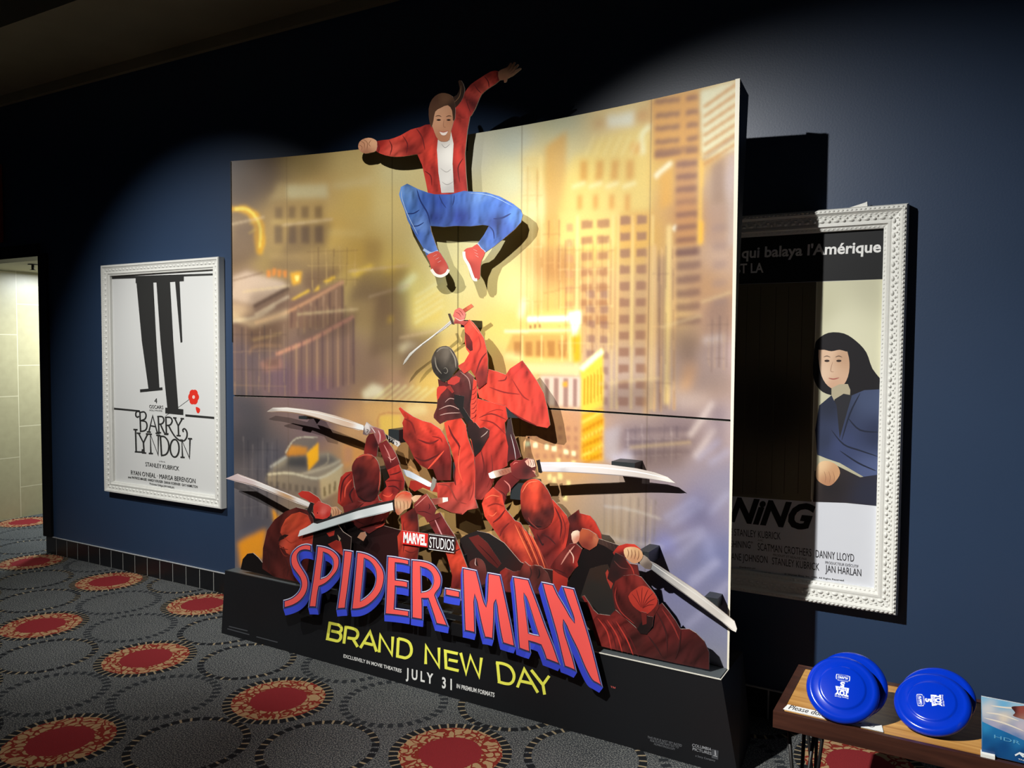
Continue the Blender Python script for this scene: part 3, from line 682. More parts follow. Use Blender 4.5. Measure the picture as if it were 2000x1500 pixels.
def paint(polys, col, blur=2., a=1., grad=None):
    """fills pixel polygons on the backdrop print with soft edges; grad = second colour at the foot"""
    if polys and not isinstance(polys[0][0], (tuple, list, np.ndarray)): polys = [polys]
    allp = [p for q in polys for p in q]; R = region(allp, blur*4+3)
    if R is None: return
    u, v = U[R], V[R]; P = np.stack([u.ravel(), v.ravel()], 1); m = np.zeros(len(P))
    for q in polys: m = np.maximum(m, inside(P, q))
    m = gauss(m.reshape(u.shape), blur*.62)*a
    c = lin(col)
    if grad is not None:
        y = np.array(allp)[:, 1]; t = np.clip((v-y.min())/(y.max()-y.min()+1e-6), 0, 1)[..., None]; c = c*(1-t)+lin(grad)*t
    IMG[R] = IMG[R]*(1-m[..., None])+c*m[..., None]
def bil(q, u, v):
    a, b, c, d = [np.array(p, float) for p in q]; return a*(1-u)*(1-v)+b*u*(1-v)+c*u*v+d*(1-u)*v
def windows(q, nx, ny, col, blur=2., a=.7, fx=.6, fy=.55, skip=0.):
    L = []
    for j in range(ny):
        for i in range(nx):
            if RNG.random() < skip: continue
            u0, v0 = (i+.5-fx/2)/nx, (j+.5-fy/2)/ny; u1, v1 = (i+.5+fx/2)/nx, (j+.5+fy/2)/ny
            L.append([tuple(bil(q, *t)) for t in ((u0, v0), (u1, v0), (u1, v1), (u0, v1))])
    paint(L, col, blur, a)
def line(pts, wd, col, blur=1.5, a=.8): paint(strip([tuple(p) for p in (smooth_open(pts, 4) if len(pts) > 2 else pts)], wd), col, blur, a)

samples = [(450, 320, 118, 98, 82), (500, 335, 138, 112, 84), (600, 315, 188, 162, 110), (690, 310, 214, 188, 128), (780, 335, 226, 210, 156), (760, 400, 236, 212, 146), (920, 285, 214, 212, 190), (1000, 275, 204, 206, 184), (1090, 235, 206, 202, 164),
 (1000, 350, 228, 224, 182), (950, 450, 240, 236, 190), (870, 480, 242, 232, 176), (470, 360, 124, 100, 74), (460, 450, 164, 134, 92), (540, 440, 196, 162, 102), (520, 510, 184, 154, 100), (650, 450, 222, 186, 112), (620, 380, 216, 184, 124), (700, 500, 212, 176, 102), (770, 540, 230, 198, 120), (700, 400, 226, 194, 122), (460, 510, 158, 130, 96),
 (480, 560, 190, 160, 138), (500, 640, 140, 112, 92), (560, 610, 162, 130, 106), (600, 680, 154, 124, 110), (480, 700, 126, 106, 104), (560, 740, 140, 112, 116), (460, 800, 108, 98, 100), (480, 860, 92, 86, 88), (520, 900, 110, 104, 106), (470, 980, 120, 114, 116), (490, 1060, 122, 112, 112), (640, 760, 156, 124, 118), (620, 820, 142, 118, 118), (680, 700, 168, 138, 116),
 (800, 560, 238, 222, 146), (850, 600, 244, 226, 150), (880, 540, 244, 232, 168), (740, 600, 182, 154, 110), (780, 690, 176, 150, 112), (730, 720, 172, 142, 116), (770, 750, 200, 162, 126), (840, 750, 244, 206, 124), (700, 830, 226, 178, 130), (760, 820, 244, 196, 120), (880, 720, 246, 214, 128), (800, 900, 232, 178, 120), (720, 900, 212, 168, 124), (900, 850, 238, 184, 120),
 (1060, 340, 220, 194, 124), (1100, 300, 222, 206, 152), (1200, 240, 232, 208, 148), (1150, 350, 240, 214, 130), (1060, 450, 208, 168, 96), (1085, 520, 200, 152, 94), (1030, 420, 238, 226, 168), (1000, 560, 246, 226, 156), (1150, 450, 238, 204, 118), (1250, 330, 236, 194, 108), (1250, 450, 224, 178, 102), (1350, 230, 208, 160, 92), (1350, 420, 204, 154, 98), (1310, 300, 224, 180, 100), (1410, 220, 226, 204, 150), (1410, 400, 192, 160, 134), (1430, 350, 204, 178, 160), (1390, 300, 226, 182, 108), (1420, 500, 206, 172, 148), (1380, 560, 198, 156, 118),
 (980, 640, 246, 214, 132), (1000, 720, 242, 196, 128), (1080, 600, 234, 194, 120), (1180, 600, 214, 172, 122), (1250, 620, 206, 168, 124), (1320, 620, 216, 178, 128), (1400, 620, 190, 152, 128), (1430, 700, 200, 172, 164), (1380, 740, 178, 150, 136), (1300, 740, 206, 178, 156), (1220, 740, 208, 178, 152), (1100, 760, 226, 184, 146), (1060, 850, 236, 184, 126), (1120, 880, 226, 178, 124),
 (1250, 860, 178, 156, 150), (1330, 830, 168, 146, 144), (1410, 830, 188, 168, 168), (1220, 980, 196, 174, 156), (1180, 1040, 188, 164, 140), (1300, 960, 170, 154, 160), (1360, 1000, 148, 142, 172), (1420, 960, 160, 152, 170), (1400, 1090, 134, 136, 172), (1280, 1090, 152, 146, 164), (1330, 1140, 140, 140, 174), (1420, 1240, 144, 146, 170), (1370, 1200, 142, 142, 170), (1410, 1300, 150, 150, 164),
 (600, 1000, 160, 140, 120), (700, 1000, 190, 150, 110), (850, 1000, 210, 170, 110), (1000, 1000, 220, 176, 116), (1100, 1050, 200, 164, 124), (900, 1100, 190, 150, 100), (600, 1100, 140, 110, 90)]
A = np.array(samples, float); num = np.zeros_like(IMG); den = np.zeros((NZ, NX, 1))
for s_ in A:
    wgt = (1/(((U-s_[0])**2+(V-s_[1])**2)+260.0)**1.7)[..., None]; num += wgt*lin(s_[2:]); den += wgt
IMG[:] = gauss(num/den, 6)
za, zb, zcc, zd, ze = T(440, 300, 4.348), T(440, 600, 4.348), T(1020, 150, 4.545), T(970, 560, 4.255), T(1100, 860, 3.262)
# --- left: pale block with two rows of openings
paint(za((440, 250), (880, 250), (880, 390), (360, 400), (420, 330)), (214, 186, 130), 7, .7)
paint(za((520, 270), (870, 262), (870, 375), (530, 380)), (224, 206, 156), 5, .75); paint(za((900, 265), (1250, 215), (1250, 245), (920, 290)), (228, 210, 160), 7, .7)
paint(za((370, 410), (850, 390), (860, 780), (380, 790)), (190, 158, 104), 8, .6); windows(za((395, 450), (850, 440), (850, 560), (395, 560)), 4, 1, (142, 114, 78), 3.5, .6, .55, .9)
paint(za((390, 560), (880, 555), (880, 600), (390, 605)), (214, 182, 118), 4, .6); windows(za((395, 605), (850, 600), (850, 770), (395, 770)), 4, 1, (134, 108, 78), 3.5, .65, .6, .9)
paint(za((380, 860), (900, 850), (900, 880), (380, 890)), (206, 172, 118), 5, .6); paint(za((380, 900), (880, 890), (880, 1000), (380, 1010)), (160, 130, 96), 8, .5)
# golden hook of light
paint(za((40, 455), (170, 440), (280, 500), (330, 600), (340, 760), (310, 860), (265, 850), (245, 740), (240, 620), (190, 520), (110, 490), (40, 490)), (240, 186, 72), 3.5, .85)
line(za((80, 470), (190, 475), (270, 560), (300, 660), (290, 800)), 5, (255, 226, 120), 2, .8); line(za((200, 680), (260, 640)), 4, (250, 210, 110), 2.5, .6); line(za((200, 600), (280, 560)), 3, (250, 210, 110), 2.5, .5)
paint(za((40, 520), (200, 560), (220, 860), (50, 900)), (176, 148, 108), 9, .5); paint(za((1190, 730), (1330, 740), (1320, 950), (1180, 930)), (190, 158, 100), 8, .55)
paint(za((860, 640), (1180, 660), (1180, 700), (860, 690)), (236, 208, 140), 6, .4); paint(za((640, 820), (1000, 820), (1010, 960), (640, 960)), (186, 154, 104), 9, .5)
# pale roof, orange lamps, slanting beams
paint(za((60, 1050), (180, 1000), (480, 1080), (540, 1130), (240, 1290), (60, 1240)), (224, 196, 166), 5, .8); paint(za((60, 1260), (240, 1300), (250, 1370), (60, 1400)), (222, 190, 152), 6, .7)
line(za((60, 1080), (320, 1010)), 3, (150, 118, 90), 2, .6); line(za((240, 1300), (540, 1140)), 7, (110, 82, 64), 2.5, .8); line(za((250, 1370), (540, 1210)), 6, (232, 204, 168), 2.5, .8); line(za((60, 1420), (260, 1390), (420, 1290)), 7, (240, 216, 180), 3, .6)
for x, y in ((350, 1020), (395, 1010), (440, 1020), (490, 1025)): paint(za((x, y-30), (x+36, y-34), (x+34, y+26), (x+4, y+30)), (236, 162, 92), 2.5, .8)
paint(za((550, 1010), (655, 1000), (640, 1100), (570, 1120)), (246, 190, 90), 3, .85); paint(za((590, 1040), (630, 1035), (620, 1080), (600, 1085)), (255, 236, 150), 2, .9)
paint(za((660, 1000), (1000, 960), (940, 1060), (720, 1190), (660, 1120)), (140, 106, 84), 7, .6)
for q in (((560, 1240), (710, 1150), (720, 1170), (590, 1240)), ((830, 1085), (930, 1035), (935, 1060), (860, 1100)), ((740, 1180), (800, 1110), (800, 1160))): paint(za(*q), (250, 204, 96), 2.5, .85)
paint(za((1060, 1020), (1240, 940), (1260, 965), (1120, 1050)), (250, 212, 110), 4, .9); paint(za((1330, 1000), (1400, 950), (1470, 960), (1400, 1040)), (248, 214, 116), 6, .7)
paint(za((1470, 1110), (1600, 1010), (1640, 1040), (1520, 1170), (1460, 1180)), (248, 240, 178), 5, .9); paint(za((1620, 1230), (1860, 1080), (1870, 1110), (1610, 1420)), (250, 236, 160), 6, .8)
paint(za((1600, 1200), (1840, 1150), (1840, 1420), (1600, 1478)), (250, 222, 130), 7, .6); paint(za((1380, 1380), (1430, 1370), (1425, 1430), (1375, 1440)), (250, 214, 110), 4, .8)
for k in range(5): line(za((1610, 1440-k*55), (1850, 1290-k*55)), 4, (254, 246, 190), 3, .55)
paint(za((1040, 1100), (1400, 1050), (1480, 1300), (1450, 1478), (1040, 1478)), (170, 140, 100), 12, .45)
# --- left facade with vertical ribs
paint(za((540, 1270), (1000, 1070), (1010, 1478), (540, 1478)), (158, 122, 100), 4, .75); line(za((250, 1440), (560, 1330), (1005, 1085)), 6, (222, 172, 130), 2.5, .75)
for i in range(9):
    u_ = 560+i*54; line(za((u_, 1478), (u_+4, 1340-i*27)), 3.4, (206, 168, 132) if i % 2 else (122, 92, 82), 2, .55)
paint(zb((540, 330), (1090, 60), (1100, 640), (560, 760)), (152, 120, 108), 5, .55); line(zb((430, 400), (720, 280), (1090, 80)), 7, (220, 164, 136), 2.5, .75)
for i in range(13):
    u_ = 560+i*44; line(zb((u_, 330-i*20), (u_+2, 750-i*8)), 3.0, (202, 162, 130) if i % 2 else (118, 92, 92), 1.8, .5)
for i in range(10):
    u_ = 620+i*50; line(zb((u_, -10), (u_, 240-i*18)), 3.2, (196, 160, 122) if i % 2 else (130, 104, 88), 2.2, .45)
paint(zb((60, 40), (200, 110), (530, 10), (530, 80), (240, 180), (60, 100)), (226, 196, 156), 5, .6); paint(zb((190, 150), (480, 90), (480, 330), (200, 360)), (120, 92, 72), 10, .5)
line(zb((230, 280), (480, 220)), 4, (196, 162, 118), 3, .5); line(zb((200, 400), (260, 330), (480, 330)), 4, (186, 146, 112), 3, .5)
paint(zb((290, 470), (470, 420), (490, 520), (330, 545)), (196, 146, 124), 5, .55); paint(zb((340, 450), (450, 430), (450, 500), (350, 510)), (122, 96, 88), 4, .6)
for i in range(9): line(zb((150+i*60, 540), (160+i*58, 760)), 3, (160, 124, 126) if i % 2 else (104, 86, 98), 3, .3)
paint(zb((600, 560), (880, 600), (860, 830), (560, 800)), (136, 104, 122), 12, .4); paint(zb((90, 780), (330, 800), (330, 1200), (90, 1300)), (88, 84, 88), 12, .5)
# --- golden lights above the swordsmen
paint(zb((1160, 720), (1250, 650), (1350, 680), (1330, 760), (1180, 790)), (252, 232, 190), 5, .8); paint(zb((1460, 330), (1560, 290), (1650, 320), (1500, 380)), (250, 230, 180), 6, .75)
for i in range(7): line(zb((1250+i*60, 790+i*6), (1420+i*60, 650+i*6)), 4, (254, 236, 170), 2.5, .6)
paint(zb((1180, 800), (1800, 800), (1790, 1000), (1450, 1040), (1180, 950)), (244, 196, 134), 8, .55); paint(zb((1310, 920), (1490, 915), (1490, 1080), (1320, 1080)), (252, 210, 120), 3, .8); line(zb((1300, 1090), (1310, 915), (1500, 900)), 3, (220, 160, 110), 1.5, .6)
paint(zb((1530, 830), (1700, 820), (1720, 900), (1540, 930)), (254, 226, 160), 5, .7); paint(zb((1000, 1160), (1180, 1140), (1190, 1300), (1010, 1360)), (240, 176, 110), 5, .7); paint(zb((1010, 1180), (1080, 1190), (1080, 1320), (1010, 1330)), (206, 160, 130), 4, .6)
# --- small rooftop block, lower left
paint(zb((340, 1478), (420, 1330), (520, 1270), (880, 1230), (980, 1300), (970, 1478)), (176, 160, 136), 4, .85); paint(zb((380, 1400), (560, 1300), (900, 1260), (960, 1310), (620, 1420), (380, 1440)), (128, 116, 106), 5, .8)
paint(zb((510, 1240), (600, 1120), (780, 1110), (790, 1160), (690, 1240)), (146, 130, 116), 3, .9); paint(zb((515, 1240), (560, 1170), (700, 1190), (690, 1260), (530, 1270)), (216, 156, 84), 3, .85); paint(zb((690, 1240), (790, 1150), (790, 1300), (705, 1390)), (246, 188, 84), 2.2, .9); line(zb((510, 1240), (600, 1115), (785, 1105)), 2.4, (206, 190, 166), 1.2, .8)
paint(zb((530, 1270), (690, 1260), (690, 1360), (520, 1350)), (96, 90, 86), 4, .8); line(zb((380, 1360), (520, 1270)), 5, (196, 186, 170), 2, .7); line(zb((620, 1430), (860, 1360), (980, 1300)), 5, (210, 190, 160), 2, .7); line(zb((700, 1400), (860, 1330), (870, 1240)), 3, (196, 176, 146), 1.5, .6)
z5b = T(500, 780, 5)
paint(z5b((110, 740), (300, 700), (620, 760), (620, 990), (400, 900), (120, 850)), (164, 146, 124), 4, .8); paint(z5b((620, 770), (850, 640), (830, 880), (640, 985)), (216, 190, 148), 3, .8); windows(z5b((640, 860), (800, 770), (790, 900), (650, 970)), 3, 1, (140, 118, 84), 1.5, .7, .45, .8); windows(z5b((120, 790), (610, 850), (610, 960), (120, 850)), 8, 1, (112, 98, 86), 2, .5, .5, .8); line(z5b((110, 735), (330, 720), (620, 770), (850, 635)), 4, (222, 206, 176), 1.8, .8)
paint(z5b((150, 1060), (200, 1110), (240, 1180), (170, 1210)), (240, 172, 76), 3, .8)
paint([(464, 1060), (480, 1050), (520, 1030), (515, 1090), (470, 1110)], (240, 166, 70), 5, .8); line([(468, 950), (500, 965), (520, 1000)], 8, (150, 140, 136), 4, .6); paint([(463, 960), (520, 980), (540, 1030), (470, 1040)], (104, 96, 98), 8, .6)
# --- right: towers
paint(zcc((210, 620), (390, 480), (400, 1180), (330, 1500), (200, 1500)), (222, 182, 110), 5, .75); line(zcc((190, 1500), (160, 700)), 6, (250, 226, 160), 4, .6); paint(zcc((0, 640), (160, 640), (160, 1500), (0, 1500)), (238, 220, 160), 8, .4)
for i in range(9): line(zcc((0, 740+i*90), (150, 725+i*90)), 4, (226, 200, 136), 3, .35)
paint(zcc((400, 800), (450, 700), (620, 690), (640, 560), (900, 470), (1130, 430), (1140, 1200), (330, 1200)), (240, 212, 130), 7, .7)
windows(zcc((480, 740), (1030, 730), (1020, 920), (480, 930)), 4, 1, (222, 172, 92), 4, .8, .5, .95); windows(zcc((440, 1040), (1010, 1030), (1000, 1200), (440, 1200)), 4, 1, (224, 168, 92), 3.5, .75, .34, .9)
for k in range(4): line(zcc((440+k*150, 980), (560+k*150, 940)), 7, (250, 236, 176), 3, .55)
paint(zcc((740, 350), (1000, 300), (990, 430), (750, 450)), (238, 230, 196), 5, .75); paint(zcc((630, 370), (740, 360), (740, 460), (630, 470)), (212, 176, 120), 6, .6); paint(zcc((1010, 300), (1130, 280), (1130, 400), (1010, 400)), (212, 158, 92), 6, .6)
line(zcc((1140, 430), (1060, 520), (1075, 690)), 8, (250, 240, 190), 4, .8); paint(zcc((960, 590), (1050, 580), (1050, 690), (960, 680)), (232, 176, 96), 4, .6); line(zcc((1180, 890), (1330, 760)), 9, (255, 244, 200), 3, .85); paint(zcc((1220, 860), (1340, 780), (1340, 1120), (1220, 1180)), (232, 178, 90), 5, .7)
for k in range(7): line(zcc((560+k*80, 700), (640+k*80, 520)), 4, (248, 228, 158), 3, .5)
# tower with window grid
paint(zcc((330, 1190), (860, 1170), (860, 1500), (320, 1500)), (240, 210, 132), 4, .7); paint(zcc((840, 1240), (1135, 1200), (1140, 1500), (840, 1500)), (232, 186, 108), 4, .7)
TW = [(1098, 412), (1272, 410), (1272, 800), (1088, 780)]
windows([(1130, 424), (1195, 420), (1192, 640), (1128, 640)], 2, 7, (188, 138, 96), 2, .75, .72, .52); windows([(1205, 415), (1270, 412), (1268, 800), (1200, 800)], 2, 12, (170, 126, 100), 1.8, .7, .62, .52); windows([(1100, 430), (1126, 430), (1126, 640), (1098, 640)], 1, 7, (206, 158, 110), 2, .6, .5, .5); windows([(1140, 560), (1195, 560), (1192, 800), (1140, 790)], 2, 8, (168, 128, 108), 1.8, .6, .6, .5)
for x in (1198, 1208, 1236, 1275, 1128): line([(x, 420), (x-4, 800)], 4, (248, 218, 150) if x > 1130 else (248, 226, 160), 2, .5)
line([(1268, 480), (1262, 810)], 10, (226, 184, 130), 3, .5); line([(1292, 500), (1290, 800)], 12, (150, 116, 100), 4, .55); line([(1307, 440), (1302, 790)], 9, (248, 216, 150), 3, .7); line([(1315, 450), (1322, 440)], 8, (255, 240, 200), 2, .7); line([(1318, 480), (1316, 800)], 5, (232, 188, 134), 2, .6); line([(1278, 480), (1276, 800)], 7, (234, 196, 146), 3, .5)
# tower with dark bands
paint(zcc((1140, 210), (1570, 110), (1570, 720), (1180, 740)), (226, 170, 90), 4, .8)
for y0 in (200, 325, 440, 560, 670): paint(zcc((1180, y0), (1400, y0-22), (1400, y0+22), (1180, y0+46)), (162, 116, 78), 2.8, .8); paint(zcc((1455, y0-30), (1560, y0-42), (1560, y0+4), (1455, y0+16)), (160, 112, 76), 2.8, .8)
paint(zcc((1180, 640), (1560, 600), (1560, 660), (1180, 720)), (164, 116, 80), 3, .6)
paint(zcc((1350, 730), (1560, 710), (1550, 1500), (1370, 1500)), (206, 152, 98), 4, .75)
for k in range(8): paint(zcc((1365, 755+k*112), (1555, 738+k*112), (1555, 790+k*112), (1365, 806+k*112)), (152, 106, 84), 2.8, .75 if k != 3 else .45)
line(zcc((1590, 720), (1575, 1500)), 7, (246, 200, 106), 3, .85); line(zcc((1590, 1280), (1590, 1480)), 7, (255, 196, 70), 3, .7)
for k in range(6): paint([(1321, 486+k*27), (1368, 482+k*27), (1368, 497+k*27), (1321, 501+k*27)], (142, 104, 92), 3, .6)
# slanting stripes, top right
paint(zcc((1580, 130), (1920, 30), (1920, 640), (1600, 740)), (236, 222, 178), 3, .9)
for k in range(7): line(zcc((1610, 270+k*85), (1905, 62+k*88)), 6.5, (212, 160, 94), 2, .8)
line(zcc((1600, 740), (1790, 600), (1920, 520)), 5, (176, 118, 74), 2.5, .6); paint(zcc((1680, 780), (1810, 700), (1800, 1120), (1680, 1140)), (176, 142, 116), 5, .8); paint(zcc((1810, 690), (1910, 650), (1900, 1500), (1820, 1500)), (208, 184, 170), 5, .7); paint(zcc((1640, 1150), (1820, 1130), (1800, 1500), (1640, 1500)), (190, 154, 132), 6, .6)
for k in range(5): paint([(1392, 440+k*36), (1420, 436+k*36), (1420, 450+k*36), (1392, 454+k*36)], (172, 142, 130), 4, .5)
# --- glowing tower in the middle
paint(zd((80, 230), (330, 190), (700, 200), (710, 640), (230, 640), (60, 560)), (246, 212, 132), 4, .75); paint(zd((250, 250), (610, 245), (600, 280), (250, 290)), (255, 250, 224), 2.5, .9); paint(zd((590, 210), (700, 205), (700, 300), (640, 420), (610, 290)), (255, 248, 210), 3, .9); line(zd((230, 100), (200, 260)), 10, (255, 248, 196), 5, .8)
paint(zd((130, 400), (600, 390), (600, 610), (60, 560)), (224, 176, 106), 3, .75); windows(zd((130, 430), (590, 420), (590, 610), (130, 600)), 5, 1, (196, 142, 86), 2.2, .7, .65, .7); windows(zd((260, 315), (380, 310), (380, 345), (260, 350)), 3, 1, (186, 140, 90), 1.2, .8, .5, .9)
for x in (215, 375, 545, 610): line(zd((x, 400), (x, 620)), 3, (250, 222, 150), 1.4, .7)
line(zd((60, 370), (620, 365)), 4, (255, 240, 190), 2, .7); paint(zd((620, 420), (700, 400), (700, 620), (640, 640)), (232, 184, 60), 3, .8); paint(zd((70, 540), (60, 600), (220, 620), (220, 560)), (252, 226, 160), 5, .6)
paint(zd((230, 640), (700, 650), (700, 740), (230, 720)), (252, 222, 160), 4, .8); line(zd((330, 735), (690, 745)), 2.5, (214, 160, 110), 1.2, .6)
paint(zd((360, 740), (700, 745), (700, 1000), (420, 990)), (240, 212, 180), 3, .8); windows(zd((380, 760), (690, 765), (690, 1000), (380, 1000)), 4, 1, (180, 138, 116), 1.6, .8, .48, 1.); paint(zd((550, 790), (590, 788), (590, 830), (550, 832)), (246, 190, 90), 2, .9)
paint(zd((700, 660), (885, 510), (890, 1000), (700, 1060)), (250, 214, 104), 2.5, .9); line(zd((700, 690), (800, 600), (885, 530)), 10, (255, 248, 200), 2, .85); windows(zd((715, 760), (880, 650), (885, 960), (715, 1000)), 6, 1, (206, 160, 70), 1.2, .75, .4, .9)
paint(zd((700, 1060), (890, 1000), (890, 1447), (700, 1447)), (244, 190, 78), 2.5, .9)
for k in range(6): line(zd((705, 1130+k*70), (885, 1035+k*70)), 5, (255, 228, 130) if k % 2 == 0 else (214, 150, 60), 2, .7)
windows(zd((710, 1180), (885, 1080), (885, 1447), (710, 1447)), 6, 5, (214, 148, 60), 1.3, .5, .5, .55)
paint(zd((230, 1010), (700, 1030), (700, 1447), (230, 1447)), (222, 168, 124), 5, .7); windows(zd((240, 1120), (690, 1150), (690, 1447), (240, 1447)), 7, 4, (188, 134, 106), 2, .5, .5, .5)
for x, y in ((258, 1305), (320, 1315), (415, 1330), (478, 1345), (575, 1370), (640, 1385)): paint(zd((x-18, y-20), (x+18, y-20), (x+18, y+22), (x-18, y+22)), (255, 240, 186), 1.6, .9)
for x, y in ((1083, 937), (1073, 932), (1110, 944), (1104, 972), (1094, 930), (1120, 905), (1090, 900)): paint([(x-4, y-6), (x+4, y-6), (x+4, y+6), (x-4, y+6)], (250, 226, 160), 1.6, .8)
# --- lower right, hazy violet streets
paint(zd((1520, 400), (1700, 420), (1650, 640), (1520, 620)), (140, 112, 88), 8, .5); paint(zd((1680, 490), (1900, 440), (1960, 860), (1600, 880)), (166, 144, 136), 9, .6); line(zd((1720, 450), (1890, 420)), 12, (238, 218, 206), 5, .7); paint(zd((1560, 640), (1660, 640), (1600, 860), (1520, 860)), (226, 176, 126), 8, .6)
paint(zd((890, 1190), (1040, 1150), (1000, 1447), (890, 1447)), (206, 188, 178), 5, .7); paint(zd((1030, 1180), (1700, 1120), (1640, 1350), (1030, 1380)), (150, 128, 128), 9, .55)
for k in range(5): line(zd((1080, 1200+k*48), (1620, 1180+k*48)), 5, (196, 174, 166) if k % 2 else (124, 106, 112), 3, .4)
line(zd((1600, 1250), (1800, 960)), 9, (232, 212, 204), 4, .7); line(zd((1640, 1420), (1820, 1180)), 9, (226, 208, 204), 4, .6); paint(zd((1790, 960), (1900, 1000), (1880, 1400), (1800, 1400)), (140, 122, 130), 8, .5); paint(zd((1500, 900), (1800, 890), (1700, 1010), (1480, 1020)), (220, 196, 184), 9, .5)
paint(ze((290, 110), (420, 60), (470, 140), (340, 160)), (222, 210, 214), 6, .6); paint(ze((420, 20), (760, 60), (720, 130), (480, 150)), (140, 122, 126), 9, .5)
for k in range(13): line(ze((265+k*27, 330+k*4), (262+k*26, 600+k*10)), 2.2, (202, 184, 166) if k % 2 else (150, 136, 126), 1.4, .5)
line(ze((262, 420), (420, 440), (620, 500)), 4, (216, 204, 196), 2, .5); line(ze((262, 610), (420, 650), (640, 680)), 5, (214, 202, 198), 3, .5)
for a_, b_ in (((640, 500), (850, 370)), ((680, 540), (900, 400)), ((560, 700), (900, 560)), ((720, 740), (900, 590)), ((800, 900), (980, 760)), ((800, 940), (1000, 770)), ((780, 1190), (930, 1060)), ((930, 470), (1060, 330)), ((850, 120), (1000, 0)), ((930, 150), (1065, 60)), ((960, 1010), (1060, 900))): line(ze(a_, b_), 8, (198, 196, 224), 5, .45)
paint(ze((640, 560), (760, 720), (560, 720)), (150, 150, 208), 12, .6); paint(ze((820, 380), (950, 420), (900, 560), (820, 520)), (120, 116, 140), 12, .5); paint(ze((900, 600), (950, 600), (950, 760), (920, 760)), (184, 184, 220), 8, .5)
# more of the blurred street: ribs, ledges and small lit windows
for x0, x1, y0, y1, n_, ca_, cb_ in ((452, 560, 640, 770, 9, (98, 80, 76), (176, 144, 120)), (600, 700, 480, 560, 7, (150, 118, 82), (226, 190, 126)), (1020, 1060, 330, 640, 5, (206, 160, 96), (250, 226, 164)), (1275, 1318, 480, 800, 6, (150, 112, 92), (240, 196, 140)), (1090, 1200, 470, 690, 12, (170, 124, 84), (248, 216, 150)), (1060, 1095, 430, 600, 4, (170, 120, 78), (232, 188, 122)), (470, 545, 860, 1010, 8, (74, 70, 76), (132, 122, 120)), (1220, 1330, 830, 900, 8, (130, 112, 116), (206, 186, 178)), (1380, 1424, 620, 720, 6, (138, 110, 96), (206, 172, 140))):
    for i in range(n_):
        x = x0+(x1-x0)*(i+.5+RNG.uniform(-.2, .2))/n_; line([(x, y0+RNG.uniform(-8, 8)), (x+RNG.uniform(-3, 3), y1+RNG.uniform(-8, 8))], RNG.uniform(1.2, 2.8), ca_ if i % 2 else cb_, 1.4, .42)
    for j in range(max(3, n_//2)):
        y = y0+(y1-y0)*(j+.5)/max(3, n_//2); line([(x0, y+RNG.uniform(-3, 3)), (x1, y+RNG.uniform(-6, 2))], 1.6, cb_ if j % 2 else ca_, 1.4, .35)
for x, y, w_, h_ in ((520, 600, 46, 30), (640, 640, 60, 26), (760, 640, 40, 60), (740, 560, 60, 30), (600, 470, 50, 30), (820, 700, 40, 40), (1330, 700, 40, 60), (1230, 780, 60, 30), (1290, 900, 60, 26), (1400, 640, 30, 50), (480, 480, 36, 40)):
    paint([(x-w_, y+h_), (x-w_*.6, y-h_), (x+w_, y-h_*1.3), (x+w_*.7, y+h_*.6)], (118, 92, 76) if x < 900 else (136, 112, 104), 8, .4); line([(x-w_, y-h_), (x+w_, y-h_*1.4)], 4, (236, 206, 158), 2.5, .5)
# crisper local contrast
soft = gauss(IMG, 26); IMG = IMG*np.clip(IMG/(soft+1e-4), .3, 2.2)**.55
# the folds in the board and a little paper grain
for x_, a_ in ((561, .28), (766, .5), (1018, .55), (1268, .5)):
    xx = back(x_, 500)[0]; d_ = np.abs(gx-xx); m_ = np.exp(-(d_/.0030)**2)*a_; IMG = IMG*(1-m_[..., None])+lin((96, 78, 56))*m_[..., None]
xx = back(894.5, 560)[0]; m_ = np.exp(-((gx-xx)/.0032)**2)*.85*(gz > PSEAM); IMG = IMG*(1-m_[..., None])+lin((38, 30, 22))*m_[..., None]
IMG *= 1+RNG.normal(0, .018, IMG.shape[:2])[..., None]
lum = IMG.mean(2, keepdims=True); IMG = np.clip((lum+(IMG-lum)*1.08)*.70, 0, .93)
def board(name, z0, z1):
    rows = np.where((GZ <= z1+1e-6) & (GZ >= z0-1e-6))[0]; n = len(rows); mb = MB()
    P = np.stack([gx[rows], gy[rows], gz[rows]], -1).reshape(-1, 3)
    i = np.arange(n-1)[:, None]*NX+np.arange(NX-1)[None]; i = i.ravel(); F = np.stack([i, i+NX, i+NX+1, i+1], 1).tolist()
    mb.add(P, F, IMG[rows].reshape(-1, 3))
    zt, zb_ = GZ[rows[0]], GZ[rows[-1]]; xs = np.linspace(PX0, PX1, 40); th = .008; k = len(xs)
    ring = [(x, bowY(x), zt) for x in xs]+[(x, bowY(x)+th, zt) for x in xs]+[(x, bowY(x), zb_) for x in xs]+[(x, bowY(x)+th, zb_) for x in xs]
    f = []
    for j in range(k-1): f += [(j, j+1, k+j+1, k+j), (2*k+j, 3*k+j, 3*k+j+1, 2*k+j+1), (k+j, k+j+1, 3*k+j+1, 3*k+j)]
    f += [(0, k, 3*k, 2*k), (k-1, 3*k-1, 4*k-1, 2*k-1)]
    mb.add(ring, f, lin((206, 200, 186)))
    return mb.build(name, PRINT, ST)
b = MB(); xs = np.linspace(PX0, PX1, 40); k = len(xs)
b.add([(x, bowY(x)+.010, PSEAM-.03) for x in xs]+[(x, bowY(x)+.010, PSEAM+.03) for x in xs], [(j, j+1, k+j+1, k+j) for j in range(k-1)], lin((14, 12, 11))); b.build('seam_light_stop', PRINT, ST)  # dark strip added behind the seam to stop light leaking through the gap
board('backdrop_panel', PSEAM+.003, PZ1+.01); board('backdrop_panel', PZ0-.01, PSEAM-.003)
